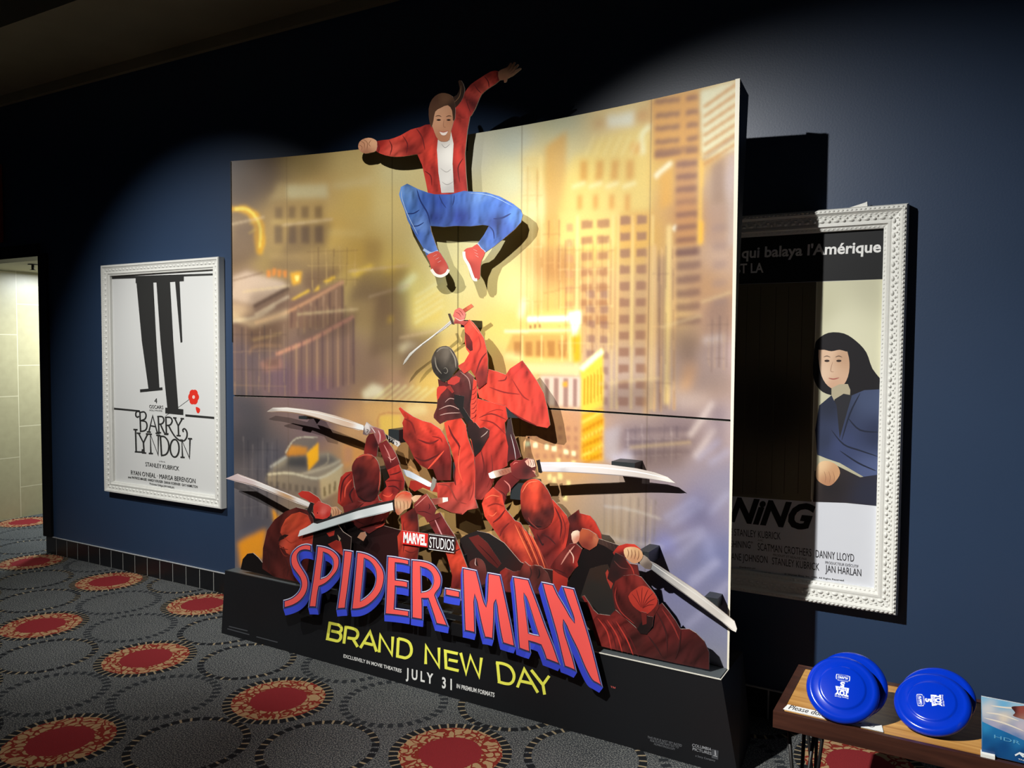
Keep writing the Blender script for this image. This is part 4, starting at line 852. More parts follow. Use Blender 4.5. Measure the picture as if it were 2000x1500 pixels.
# folded edges, black box sides and back braces
zt = PZ1-.002
for xa, xb in ((PX1-.001, PX1+.005), (PX0-.005, PX0+.001)):
    b = MB(); b.hexa([(xa, -.478, 1.75), (xb, -.478, 1.75), (xb, -.470, 1.75), (xa, -.470, 1.75)], [(xa, -.478, zt), (xb, -.478, zt), (xb, -.335, zt-.026), (xa, -.335, zt-.026)]); b.build('side_panel', M_BLACK, ST)
b = MB(); b.hexa([(PX1-.004, -.4795, PZ0), (PX1+.004, -.4795, PZ0), (PX1+.004, -.4780, PZ0), (PX1-.004, -.4780, PZ0)], [(PX1-.014, -.4795, zt+.002), (PX1+.004, -.4795, zt+.002), (PX1+.004, -.4780, zt+.002), (PX1-.014, -.4780, zt+.002)], lin((232, 226, 206))); b.build('folded_edge', PRINT, ST)
for x in (-3.0, -1.7):
    b = MB(); b.hexa([(x-.2, -.24, 0), (x+.2, -.24, 0), (x+.2, -.10, 0), (x-.2, -.10, 0)], [(x-.2, -.27, 2.3), (x+.2, -.27, 2.3), (x+.2, -.255, 2.3), (x-.2, -.255, 2.3)]); b.build('back_brace', M_BLACK, ST)
# base box
b = MB(); b.hexa([(-3.866, -.546, 0), (-.766, -.597, 0), (-.80, -.24, 0), (-3.83, -.24, 0)], [(-3.829, -.546, .386), (-.841, -.594, .386), (-.841, -.25, .386), (-3.829, -.25, .386)])
base = b.build('base_box', M_BLACK, ST)
b = MB(); EC = lin((214, 212, 200)); b.hexa([(-1.50, -.5865, .3845), (-.8415, -.5975, .3845), (-.8415, -.593, .3845), (-1.50, -.582, .3845)], [(-1.50, -.5865, .3885), (-.8415, -.5975, .3885), (-.8415, -.593, .3885), (-1.50, -.582, .3885)], EC)
b.box((-.844, -.595, .3862), (-.8405, -.48, .3885), EC); b.build('cut_edge', PRINT, base)
b = MB(); b.hexa([(-3.82, -.538, .386), (-.85, -.586, .386), (-.85, -.47, .386), (-3.82, -.47, .386)], [(-3.82, -.538, .3872), (-.85, -.586, .3872), (-.85, -.47, .3872), (-3.82, -.47, .3872)], lin((74, 80, 82))); b.build('ledge', PRINT, base)
bseam = onZ(1093, 1418, 0)
b = MB(); b.box((bseam[0]-.0015, -.570-.0035, 0.001), (bseam[0]+.0015, -.570+.004, .385), lin((3, 3, 3))); b.build('base_seam', PRINT, base)
# lettering plane = front of the base box
A0 = np.array([-3.866, -.546, 0.]); A1 = np.array([-.766, -.597, 0.]); A2 = np.array([-3.829, -.546, .386]); NB = np.cross(A1-A0, A2-A0); NB /= np.linalg.norm(NB)
if NB[1] > 0: NB = -NB
fb = lambda x, y: hit(x, y, A0, NB)
# ---------------------------------------------------------------- printing on the base
def btext(mb, t, p0, p1, top, col, bold=0., shear=0.):
    tb = MB(); text(tb, t, p0, p1, top, fb, NB, .0007, col, bold, shear); tb.build('text_line', PRINT, base)
shb = Sheet(fn=fb, nrm=NB); shb.k = 1; YL = (255, 246, 92); b6, b7, b8 = T(620, 1200, 8.333), T(820, 1240, 7.143), T(660, 1260, 6.25)
def cv(pts, k=5): return [tuple(p) for p in smooth_open(pts, k)]
title_letters = [b6((205, 122), (160, 420)), cv(b6((140, 391), (250, 417), (330, 432), (372, 395), (380, 340), (350, 298), (300, 285), (225, 268))), cv(b6((190, 138), (290, 160), (350, 175), (388, 215), (386, 262), (352, 296))),
 b6((466, 185), (430, 475)), cv(b6((450, 203), (560, 226), (630, 256), (658, 310), (642, 372), (600, 395), (488, 381))), b6((575, 392), (655, 528)),
 b6((698, 545), (856, 285), (962, 605)), b6((762, 462), (905, 496)), b6((1005, 618), (1024, 335), (1212, 655), (1227, 362)), cv(b6((1314, 392), (1430, 420), (1500, 470), (1531, 570), (1510, 660), (1440, 706), (1370, 695), (1283, 676))), b6((1318, 385), (1302, 690)),
 b7((82, 407), (86, 150), (268, 445), (268, 178)), b7((532, 262), (356, 224), (366, 458), (543, 500)), b7((402, 345), (530, 372)), b7((570, 250), (646, 540), (706, 295), (828, 585), (860, 318)),
 cv(b7((1062, 388), (1165, 402), (1260, 450), (1312, 545), (1306, 630), (1262, 678), (1190, 678), (1090, 650))), b7((1082, 375), (1110, 668)), b7((1362, 732), (1457, 478), (1648, 805)), b7((1400, 642), (1575, 680)), b7((1555, 488), (1718, 696), (1806, 572)), b7((1718, 690), (1742, 832))]
for qs in (title_letters[:11], title_letters[11:15], title_letters[15:]):
    b = MB()
    for q in qs: shb.patch(b, strip(q, 5.6), YL, thick=0, dl=.00004)
    b.build('subtitle_word', PRINT, base)
WH = (236, 236, 232); b = MB()
p = b6((424, 700), (1368, 948), (428, 646)); btext(b, 'EXCLUSIVELY IN MOVIE THEATRES', *p, WH, .02); b.build('release_lettering', PRINT, base); b = MB()
p = b6((1440, 1028), (1884, 1132), (1442, 868)); btext(b, 'J U L Y', *p, WH, .03); p = b7((310, 735), (448, 765), (310, 588)); btext(b, '3 1', *p, WH, .03)
b.build('date_lettering', PRINT, base); b = MB(); p = b7((514, 738), (1042, 868), (516, 680)); btext(b, 'IN PREMIUM FORMATS', *p, WH, .02)
c0 = T(1200, 1250, 6); GR = (150, 152, 156)
b.build('release_lettering', PRINT, base); b = MB(); p = c0((388, 1150), (790, 1252), (390, 1122)); btext(b, 'THIS FILM IS NOT YET RATED', *p, (112, 114, 118), .0); p = c0((420, 1188), (752, 1270), (422, 1164)); btext(b, 'FOR FUTURE INFO GO TO', *p, (112, 114, 118), .0); p = c0((466, 1228), (706, 1290), (468, 1206)); btext(b, 'FILMRATINGS.COM', *p, (112, 114, 118), .0)
b.build('rating_lettering', PRINT, base); b = MB(); p = c0((910, 1246), (1136, 1300), (914, 1212)); btext(b, 'COLUMBIA', *p, GR, .01); p = c0((916, 1290), (1138, 1346), (918, 1258)); btext(b, 'PICTURES', *p, GR, .01); p = c0((950, 1364), (1182, 1424), (952, 1342)); btext(b, 'a Sony Company', *p, (112, 114, 118), .0)
for q in (c0((1144, 1276), (1222, 1296), (1216, 1402), (1140, 1380)),): shb.patch(b, q, (70, 72, 76), thick=0, dl=.0001)
for q in (c0((1176, 1290), (1186, 1292), (1194, 1350), (1176, 1346)), c0((1160, 1348), (1206, 1360), (1206, 1368), (1160, 1356))): shb.patch(b, q, (160, 162, 166), thick=0, dl=.0001)
b.build('studio_badge', PRINT, base); b = MB(); p = T(1180, 1330, 1)((12.5, 15.5), (22, 17.8), (12.6, 9.6)); btext(b, '\u2122', *p, (206, 96, 90), .0)
b.build('trademark_sign', PRINT, base); b = MB(); e1 = T(420, 1080, 7.5)
for x0, y0, x1, y1 in ((205, 1074, 480, 1142), (182, 1108, 506, 1196), (608, 1226, 920, 1308)): shb.stroke(b, e1((x0, y0), (x1, y1)), 2.2, (70, 72, 76), sm=0, taper=False, dl=.0001)
b.build('small_print', PRINT, base)

# ---------------------------------------------------------------- title letters with their printed thickness
YT = -.628; VP = np.array([770., 1875.]); KX = .0187
FACE, RIMW, NAVY = (250, 92, 86), None, (30, 34, 84)
def offset(poly, d):
    """moves a closed outline inwards by d pixels (outwards for a hole traced the same way round when d < 0)"""
    P = np.array(poly, float); n = len(P)
    area_ = .5*sum(P[i][0]*P[(i+1) % n][1]-P[(i+1) % n][0]*P[i][1] for i in range(n)); sg = 1 if area_ > 0 else -1
    out = []
    for i in range(n):
        a = P[i]-P[i-1]; c = P[(i+1) % n]-P[i]; a /= np.linalg.norm(a)+1e-9; c /= np.linalg.norm(c)+1e-9
        na = np.array([-a[1], a[0]])*sg; nc = np.array([-c[1], c[0]])*sg; m = na+nc; m /= np.linalg.norm(m)+1e-9
        out.append(tuple(P[i]+m*d*min(1/max(m@na, .4), 1.9)))
    return out
def curve_corner(pts, k=3, ang=38):
    """smooths gentle bends, keeps hard corners"""
    P = np.array(pts, float); n = len(P); out = []; corner = []
    for i in range(n):
        a = P[i]-P[i-1]; c = P[(i+1) % n]-P[i]; cs = a@c/(np.linalg.norm(a)*np.linalg.norm(c)+1e-9); corner.append(cs < math.cos(math.radians(ang)))
    for i in range(n):
        p1, p2 = P[i], P[(i+1) % n]; j = (i+1) % n
        p0 = P[i-1] if not corner[i] else 2*p1-p2; p3 = P[(j+1) % n] if not corner[j] else 2*p2-p1
        for q in range(k):
            t = q/k; out.append(tuple(.5*((2*p1)+(-p0+p2)*t+(2*p0-5*p1+4*p2-p3)*t*t+(-p0+3*p1-3*p2+p3)*t**3)))
    return out
t1, t2, t3, t4, t5 = T(545, 1050, 9.375), T(680, 1060, 7.5), T(850, 1090, 7.5), T(980, 1110, 6.818), T(1000, 1180, 7.5)
GL = [
 ('letter_s', t1((610, 132), (560, 115), (500, 108), (430, 120), (360, 150), (300, 195), (250, 250), (215, 320), (203, 400), (210, 480), (235, 550), (280, 615), (330, 680), (375, 750), (395, 830), (390, 900), (360, 970), (310, 1030), (240, 1085), (160, 1120), (80, 1140), (80, 1305), (170, 1285), (270, 1250), (370, 1195), (450, 1120), (510, 1030), (545, 930), (555, 830), (540, 740), (505, 660), (450, 570), (400, 490), (365, 400), (360, 330), (385, 280), (430, 250), (490, 243), (560, 255), (605, 272)), []),
 ('letter_p', t1((690, 135), (780, 145), (880, 170), (980, 215), (1060, 280), (1110, 350), (1125, 430), (1115, 530), (1080, 620), (1020, 700), (940, 790), (850, 860), (755, 905), (735, 1000), (715, 1150), (700, 1290), (620, 1285), (535, 1285), (560, 1100), (590, 900), (620, 700), (650, 480), (675, 300)), [t1((830, 285), (890, 310), (945, 360), (980, 420), (985, 500), (965, 580), (910, 660), (850, 710), (780, 735), (790, 650), (810, 480), (825, 350))]),
 ('letter_i', t1((1180, 215), (1280, 225), (1370, 245), (1345, 450), (1310, 700), (1280, 950), (1250, 1150), (1235, 1310), (1140, 1315), (1050, 1325), (1075, 1150), (1110, 900), (1140, 650), (1165, 400)), []),
 ('letter_d', t2((120, 120), (200, 130), (300, 160), (400, 220), (470, 300), (520, 380), (545, 470), (540, 570), (510, 680), (460, 770), (380, 860), (290, 930), (200, 970), (120, 985), (40, 985), (55, 850), (75, 650), (95, 430), (110, 250)), [t2((250, 245), (300, 270), (350, 320), (390, 390), (405, 470), (400, 560), (375, 650), (330, 720), (270, 780), (195, 835), (210, 700), (225, 550), (240, 380))]),
 ('letter_e', t2((570, 185), (700, 200), (905, 240), (905, 345), (800, 320), (710, 310), (708, 430), (710, 530), (800, 540), (890, 560), (890, 680), (800, 660), (710, 650), (705, 800), (695, 955), (800, 970), (905, 985), (905, 1100), (780, 1080), (650, 1065), (530, 1055), (540, 900), (550, 650), (560, 400)), []),
 ('letter_r', t2((925, 240), (1050, 250), (1170, 275), (1270, 330), (1340, 420), (1375, 500), (1380, 580), (1360, 660), (1300, 740), (1290, 770), (1340, 900), (1410, 1060), (1480, 1235), (1380, 1215), (1285, 1195), (1240, 1050), (1190, 900), (1165, 830), (1100, 830), (1105, 950), (1105, 1140), (1010, 1125), (925, 1110), (925, 900), (922, 650), (922, 450)), [t2((1075, 365), (1150, 390), (1210, 440), (1240, 510), (1240, 590), (1210, 660), (1150, 700), (1085, 715), (1082, 600), (1080, 470))]),
 ('hyphen', t3((140, 430), (260, 450), (375, 475), (375, 595), (250, 575), (140, 550)), []),
 ('letter_m', t3((395, 130), (500, 150), (615, 175), (660, 350), (710, 560), (745, 680), (755, 500), (760, 350), (765, 205), (860, 220), (965, 240), (1010, 440), (1070, 720), (1130, 1000), (1185, 1310), (1090, 1285), (985, 1250), (950, 1100), (910, 850), (890, 640), (880, 700), (875, 900), (860, 1200), (790, 1180), (720, 1170), (680, 1020), (630, 800), (585, 560), (592, 800), (600, 1110), (500, 1085), (425, 1070), (415, 800), (405, 500), (398, 300)), []),
 ('letter_a', t4((140, 100), (250, 118), (365, 140), (420, 290), (500, 500), (600, 780), (700, 1030), (790, 1295), (690, 1255), (585, 1215), (550, 1110), (515, 1030), (450, 1005), (380, 985), (385, 1060), (395, 1130), (300, 1100), (225, 1070), (210, 900), (190, 600), (165, 320)), [t4((303, 350), (345, 450), (400, 620), (450, 780), (485, 885), (430, 875), (370, 855), (350, 700), (325, 500))]),
 ('letter_n', t4((525, 175), (610, 190), (695, 210), (760, 350), (850, 500), (960, 700), (930, 600), (860, 420), (795, 230), (880, 245), (970, 265), (1030, 450), (1110, 700), (1200, 1000), (1280, 1310), (1350, 1588), (1270, 1540), (1191, 1486), (1100, 1320), (1000, 1080), (900, 880), (830, 710), (850, 850), (900, 1010), (960, 1200), (1005, 1385), (920, 1345), (830, 1310), (790, 1150), (730, 900), (660, 650), (580, 380)), [])]
tsg = MB(); mount = [onY(x, y, YT+.03) for x, y in ((600, 1190), (900, 1230), (1100, 1290))]
for m_ in mount: tsg.box((m_[0]-.05, YT+.018, m_[2]-.03), (m_[0]+.05, -.55, m_[2]+.03), lin((16, 16, 18)))
for (x0, y0), (x1, y1) in (((610, 1150), (1150, 1262)),):
    a_, c_ = onY(x0, y0, YT), onY(x1, y1, YT); tsg.hexa([(a_[0], YT+.012, a_[2]-.012), (c_[0], YT+.012, c_[2]-.012), (c_[0], YT+.018, c_[2]-.012), (a_[0], YT+.018, a_[2]-.012)], [(a_[0], YT+.012, a_[2]+.012), (c_[0], YT+.012, c_[2]+.012), (c_[0], YT+.018, c_[2]+.012), (a_[0], YT+.018, a_[2]+.012)], lin((20, 20, 22)))
title = tsg.build('title_sign', PRINT, ST)
def down(p): p = np.array(p); return tuple(p+(VP-p)*KX)
for nm, out, holes in GL:
    sh = Sheet(YT); sh.k = 1; b = MB(); out = curve_corner(out, 3); holes = [curve_corner(h, 3) for h in holes]
    lo = [down(p) for p in out]; hl = [[down(p) for p in h] for h in holes]
    sh.patch(b, lo, (40, 50, 130), thick=.010, edge=(36, 44, 120), holes=[h for h in hl if len(h) > 2 and abs(sum(h[i][0]*h[(i+1) % len(h)][1]-h[(i+1) % len(h)][0]*h[i][1] for i in range(len(h)))) > 60])
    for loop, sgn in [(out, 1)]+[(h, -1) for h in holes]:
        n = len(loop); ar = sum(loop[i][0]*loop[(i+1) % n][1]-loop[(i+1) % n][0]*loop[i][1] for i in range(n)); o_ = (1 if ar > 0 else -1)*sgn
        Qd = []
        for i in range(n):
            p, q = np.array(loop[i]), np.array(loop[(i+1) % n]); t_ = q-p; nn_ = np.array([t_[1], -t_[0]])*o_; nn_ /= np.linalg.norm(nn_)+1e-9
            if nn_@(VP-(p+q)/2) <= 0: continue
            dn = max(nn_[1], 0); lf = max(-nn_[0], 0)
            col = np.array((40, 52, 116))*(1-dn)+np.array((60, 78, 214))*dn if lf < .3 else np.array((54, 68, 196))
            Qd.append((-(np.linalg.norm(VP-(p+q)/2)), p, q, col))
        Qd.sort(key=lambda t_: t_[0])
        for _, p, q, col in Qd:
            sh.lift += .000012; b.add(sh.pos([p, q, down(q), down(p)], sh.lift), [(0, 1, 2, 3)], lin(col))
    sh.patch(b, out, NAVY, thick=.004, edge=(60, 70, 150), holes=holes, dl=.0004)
    sh.lift += .0003
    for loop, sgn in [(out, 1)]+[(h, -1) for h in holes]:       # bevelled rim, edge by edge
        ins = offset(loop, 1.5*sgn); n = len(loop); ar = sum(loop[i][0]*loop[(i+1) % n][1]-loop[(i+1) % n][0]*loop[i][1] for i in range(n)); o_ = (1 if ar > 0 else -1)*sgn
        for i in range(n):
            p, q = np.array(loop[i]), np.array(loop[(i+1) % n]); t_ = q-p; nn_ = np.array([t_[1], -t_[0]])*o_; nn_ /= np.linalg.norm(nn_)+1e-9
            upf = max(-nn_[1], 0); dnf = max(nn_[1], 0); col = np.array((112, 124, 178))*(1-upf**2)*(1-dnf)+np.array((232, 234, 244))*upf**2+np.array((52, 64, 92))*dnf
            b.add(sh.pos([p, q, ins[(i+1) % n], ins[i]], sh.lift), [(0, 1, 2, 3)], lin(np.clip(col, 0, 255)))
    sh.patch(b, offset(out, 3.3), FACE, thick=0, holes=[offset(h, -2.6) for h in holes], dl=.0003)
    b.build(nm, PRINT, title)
# ---------------------------------------------------------------- cut-out figures
SK = (206, 160, 118); SV = (206, 204, 200)
def blade(b, sh, pts, dark, light, ridge=None, **k):
    c = np.array(pts).mean(0); P = np.array(pts); x0, x1 = P[:, 0].min(), P[:, 0].max()
    sh.patch(b, pts, light, step=10, **k)
    if ridge: sh.stroke(b, ridge, 2.2, dark, sm=3)
def block(px, py, Y, w=.05, h=.04, name='mounting_block', parent=None):
    p = onY(px, py, Y); yb = float(bowY(p[0])); mb = MB(); mb.box((p[0]-w, Y+.004, p[2]-h), (p[0]+w, yb, p[2]+h), lin((40, 44, 46))); return mb.build(name, PRINT, parent or ST)
def figure(name, Y, patches, label=None, gain=.95):
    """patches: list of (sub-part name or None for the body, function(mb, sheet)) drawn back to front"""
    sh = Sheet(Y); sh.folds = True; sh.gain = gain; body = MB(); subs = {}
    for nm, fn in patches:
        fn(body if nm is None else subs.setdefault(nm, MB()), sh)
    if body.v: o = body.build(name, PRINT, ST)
    else:
        o = empty(name); o.parent = ST; o.location = -ST.location
    for nm, mb in subs.items(): mb.build(nm.split('#')[0], PRINT, o)
    if label: o['label'] = label
    return o
def pt(*poly, col, sm=2, step=5, **k): return lambda b, sh: sh.patch(b, list(poly), col, sm=sm, step=step, **k)
def st(pts, w, col, **k): return lambda b, sh: sh.stroke(b, pts, w, col, **k)
def many(*fs):
    def f(b, sh):
        for g in fs: g(b, sh)
    return f
R1, R2, R3, R4 = (222, 62, 44), (180, 46, 36), (120, 36, 32), (66, 28, 28)

# ---- leaping figure: a plain cheerful person in street clothes (open red jacket, white shirt, jeans, pale trainers)
YA = -.425; l1, l2 = T(680, 110, 5.263), T(760, 320, 5.77)
JK = [(740, 280, (170, 44, 36)), (790, 262, (206, 64, 50)), (830, 252, (150, 40, 34)), (770, 296, (214, 84, 68)), (800, 292, (120, 34, 30)), (845, 300, (206, 62, 46)), (840, 340, (176, 50, 42)), (905, 300, (190, 54, 44)), (900, 350, (150, 42, 38)), (905, 215, (170, 50, 42)), (950, 180, (206, 84, 68)), (930, 165, (140, 40, 34)), (970, 145, (186, 58, 44)), (925, 205, (104, 32, 32))]
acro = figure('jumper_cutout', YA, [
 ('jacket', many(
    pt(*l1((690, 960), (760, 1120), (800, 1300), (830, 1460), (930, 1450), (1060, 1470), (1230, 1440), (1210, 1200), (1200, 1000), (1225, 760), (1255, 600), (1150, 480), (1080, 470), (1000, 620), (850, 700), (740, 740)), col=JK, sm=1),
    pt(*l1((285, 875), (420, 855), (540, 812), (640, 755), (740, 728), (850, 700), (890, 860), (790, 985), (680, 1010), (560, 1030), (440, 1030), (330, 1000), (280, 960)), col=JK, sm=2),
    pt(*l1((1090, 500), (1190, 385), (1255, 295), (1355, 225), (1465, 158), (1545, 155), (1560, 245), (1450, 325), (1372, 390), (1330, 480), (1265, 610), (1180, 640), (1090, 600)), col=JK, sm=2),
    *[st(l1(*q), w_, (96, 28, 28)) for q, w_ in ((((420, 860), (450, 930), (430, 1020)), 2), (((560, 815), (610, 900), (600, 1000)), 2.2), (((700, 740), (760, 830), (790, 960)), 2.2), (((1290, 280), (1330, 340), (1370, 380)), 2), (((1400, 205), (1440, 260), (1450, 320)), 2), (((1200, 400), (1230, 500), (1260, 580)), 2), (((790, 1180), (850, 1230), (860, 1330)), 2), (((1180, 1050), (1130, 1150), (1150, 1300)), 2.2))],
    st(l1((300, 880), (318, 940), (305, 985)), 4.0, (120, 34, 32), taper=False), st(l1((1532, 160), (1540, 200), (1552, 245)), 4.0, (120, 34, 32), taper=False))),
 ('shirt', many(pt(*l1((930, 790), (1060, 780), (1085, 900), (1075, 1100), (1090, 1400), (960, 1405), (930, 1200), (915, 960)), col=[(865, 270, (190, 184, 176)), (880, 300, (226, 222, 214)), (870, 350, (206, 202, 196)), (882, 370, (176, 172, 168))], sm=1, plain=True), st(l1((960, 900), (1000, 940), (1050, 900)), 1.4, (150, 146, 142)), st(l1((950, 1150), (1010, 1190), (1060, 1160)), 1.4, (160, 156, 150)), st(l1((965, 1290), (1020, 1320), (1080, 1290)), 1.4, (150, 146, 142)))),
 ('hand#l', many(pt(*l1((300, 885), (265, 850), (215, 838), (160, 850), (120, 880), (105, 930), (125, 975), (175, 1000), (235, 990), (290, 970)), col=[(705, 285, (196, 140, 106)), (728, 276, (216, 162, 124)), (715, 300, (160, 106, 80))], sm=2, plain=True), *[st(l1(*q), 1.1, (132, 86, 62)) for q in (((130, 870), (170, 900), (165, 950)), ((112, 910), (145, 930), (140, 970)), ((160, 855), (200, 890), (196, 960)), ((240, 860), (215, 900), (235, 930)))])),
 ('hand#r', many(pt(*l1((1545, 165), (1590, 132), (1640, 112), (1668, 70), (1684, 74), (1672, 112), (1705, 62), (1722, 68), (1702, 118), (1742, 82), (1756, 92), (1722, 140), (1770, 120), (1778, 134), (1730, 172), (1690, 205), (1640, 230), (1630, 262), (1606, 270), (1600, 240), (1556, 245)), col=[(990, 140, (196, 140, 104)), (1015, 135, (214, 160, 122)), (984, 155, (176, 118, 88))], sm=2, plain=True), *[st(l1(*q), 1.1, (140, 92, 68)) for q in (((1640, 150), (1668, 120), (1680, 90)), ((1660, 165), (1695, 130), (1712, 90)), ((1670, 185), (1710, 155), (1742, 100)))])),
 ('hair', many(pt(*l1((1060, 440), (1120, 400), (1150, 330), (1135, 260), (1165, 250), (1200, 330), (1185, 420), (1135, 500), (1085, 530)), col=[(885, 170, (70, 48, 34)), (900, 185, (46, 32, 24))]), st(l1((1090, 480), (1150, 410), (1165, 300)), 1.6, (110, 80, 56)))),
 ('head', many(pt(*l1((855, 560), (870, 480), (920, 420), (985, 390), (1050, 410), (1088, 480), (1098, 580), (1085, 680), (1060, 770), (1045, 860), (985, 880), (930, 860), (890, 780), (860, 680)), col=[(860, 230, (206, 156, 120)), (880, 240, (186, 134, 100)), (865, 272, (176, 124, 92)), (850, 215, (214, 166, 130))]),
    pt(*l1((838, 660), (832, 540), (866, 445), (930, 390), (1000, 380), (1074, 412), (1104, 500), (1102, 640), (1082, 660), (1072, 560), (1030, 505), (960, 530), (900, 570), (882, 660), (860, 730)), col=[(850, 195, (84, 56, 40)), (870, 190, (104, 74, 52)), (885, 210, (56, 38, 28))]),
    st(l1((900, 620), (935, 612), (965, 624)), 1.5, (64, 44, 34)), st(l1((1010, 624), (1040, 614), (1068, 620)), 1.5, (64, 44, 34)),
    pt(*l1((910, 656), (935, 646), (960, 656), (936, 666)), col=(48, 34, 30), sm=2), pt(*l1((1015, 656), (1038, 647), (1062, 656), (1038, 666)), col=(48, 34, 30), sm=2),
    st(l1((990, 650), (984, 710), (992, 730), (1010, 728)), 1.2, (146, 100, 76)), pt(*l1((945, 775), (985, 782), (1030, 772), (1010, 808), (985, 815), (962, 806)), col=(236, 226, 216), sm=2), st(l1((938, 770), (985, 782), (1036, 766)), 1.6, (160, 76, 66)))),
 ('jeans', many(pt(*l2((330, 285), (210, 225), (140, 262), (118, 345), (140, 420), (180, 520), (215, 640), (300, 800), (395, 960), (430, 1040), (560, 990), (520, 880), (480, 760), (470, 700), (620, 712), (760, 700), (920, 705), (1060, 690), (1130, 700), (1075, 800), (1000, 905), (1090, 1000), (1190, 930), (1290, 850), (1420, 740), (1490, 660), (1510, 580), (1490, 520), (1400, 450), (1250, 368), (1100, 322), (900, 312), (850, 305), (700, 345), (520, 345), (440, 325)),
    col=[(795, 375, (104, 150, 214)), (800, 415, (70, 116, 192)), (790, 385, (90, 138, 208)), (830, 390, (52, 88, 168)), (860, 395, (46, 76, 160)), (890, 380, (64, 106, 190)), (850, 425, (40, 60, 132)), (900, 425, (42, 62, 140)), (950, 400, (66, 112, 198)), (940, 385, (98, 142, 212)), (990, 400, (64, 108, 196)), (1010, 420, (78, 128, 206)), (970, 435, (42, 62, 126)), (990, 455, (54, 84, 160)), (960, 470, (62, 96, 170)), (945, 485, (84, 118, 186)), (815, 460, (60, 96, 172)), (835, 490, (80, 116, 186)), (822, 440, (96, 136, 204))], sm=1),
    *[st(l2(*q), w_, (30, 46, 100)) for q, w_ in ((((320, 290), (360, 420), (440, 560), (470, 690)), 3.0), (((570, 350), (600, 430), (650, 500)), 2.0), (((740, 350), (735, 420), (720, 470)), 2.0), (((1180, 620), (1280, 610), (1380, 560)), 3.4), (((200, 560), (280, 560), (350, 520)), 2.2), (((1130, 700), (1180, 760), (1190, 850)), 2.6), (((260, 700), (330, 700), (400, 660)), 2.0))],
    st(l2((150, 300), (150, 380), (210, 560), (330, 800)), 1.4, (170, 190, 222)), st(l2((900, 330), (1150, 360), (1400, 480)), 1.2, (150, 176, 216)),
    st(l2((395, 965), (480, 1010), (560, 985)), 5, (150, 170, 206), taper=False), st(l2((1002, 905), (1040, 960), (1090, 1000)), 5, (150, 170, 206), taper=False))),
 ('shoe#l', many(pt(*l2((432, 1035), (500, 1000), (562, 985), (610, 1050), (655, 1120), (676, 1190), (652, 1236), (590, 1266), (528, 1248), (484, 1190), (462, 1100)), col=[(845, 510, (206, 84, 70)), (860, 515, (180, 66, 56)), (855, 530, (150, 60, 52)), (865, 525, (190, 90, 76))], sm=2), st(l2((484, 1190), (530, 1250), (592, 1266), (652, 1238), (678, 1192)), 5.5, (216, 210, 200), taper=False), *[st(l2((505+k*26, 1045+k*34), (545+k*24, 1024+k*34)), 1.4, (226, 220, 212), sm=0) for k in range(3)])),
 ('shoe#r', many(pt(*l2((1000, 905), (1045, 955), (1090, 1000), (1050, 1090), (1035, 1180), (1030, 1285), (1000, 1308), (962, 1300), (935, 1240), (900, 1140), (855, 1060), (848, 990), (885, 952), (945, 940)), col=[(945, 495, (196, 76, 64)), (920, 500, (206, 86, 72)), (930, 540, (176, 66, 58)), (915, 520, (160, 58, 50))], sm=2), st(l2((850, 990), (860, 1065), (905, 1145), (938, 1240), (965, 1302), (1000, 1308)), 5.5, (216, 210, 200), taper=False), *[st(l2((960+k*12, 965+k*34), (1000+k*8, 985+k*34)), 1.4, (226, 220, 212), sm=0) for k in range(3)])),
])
acro['label'] = 'printed cut-out of a leaping person in open red jacket and blue jeans'
block(855, 330, YA); block(900, 400, YA); block(870, 270, YA)

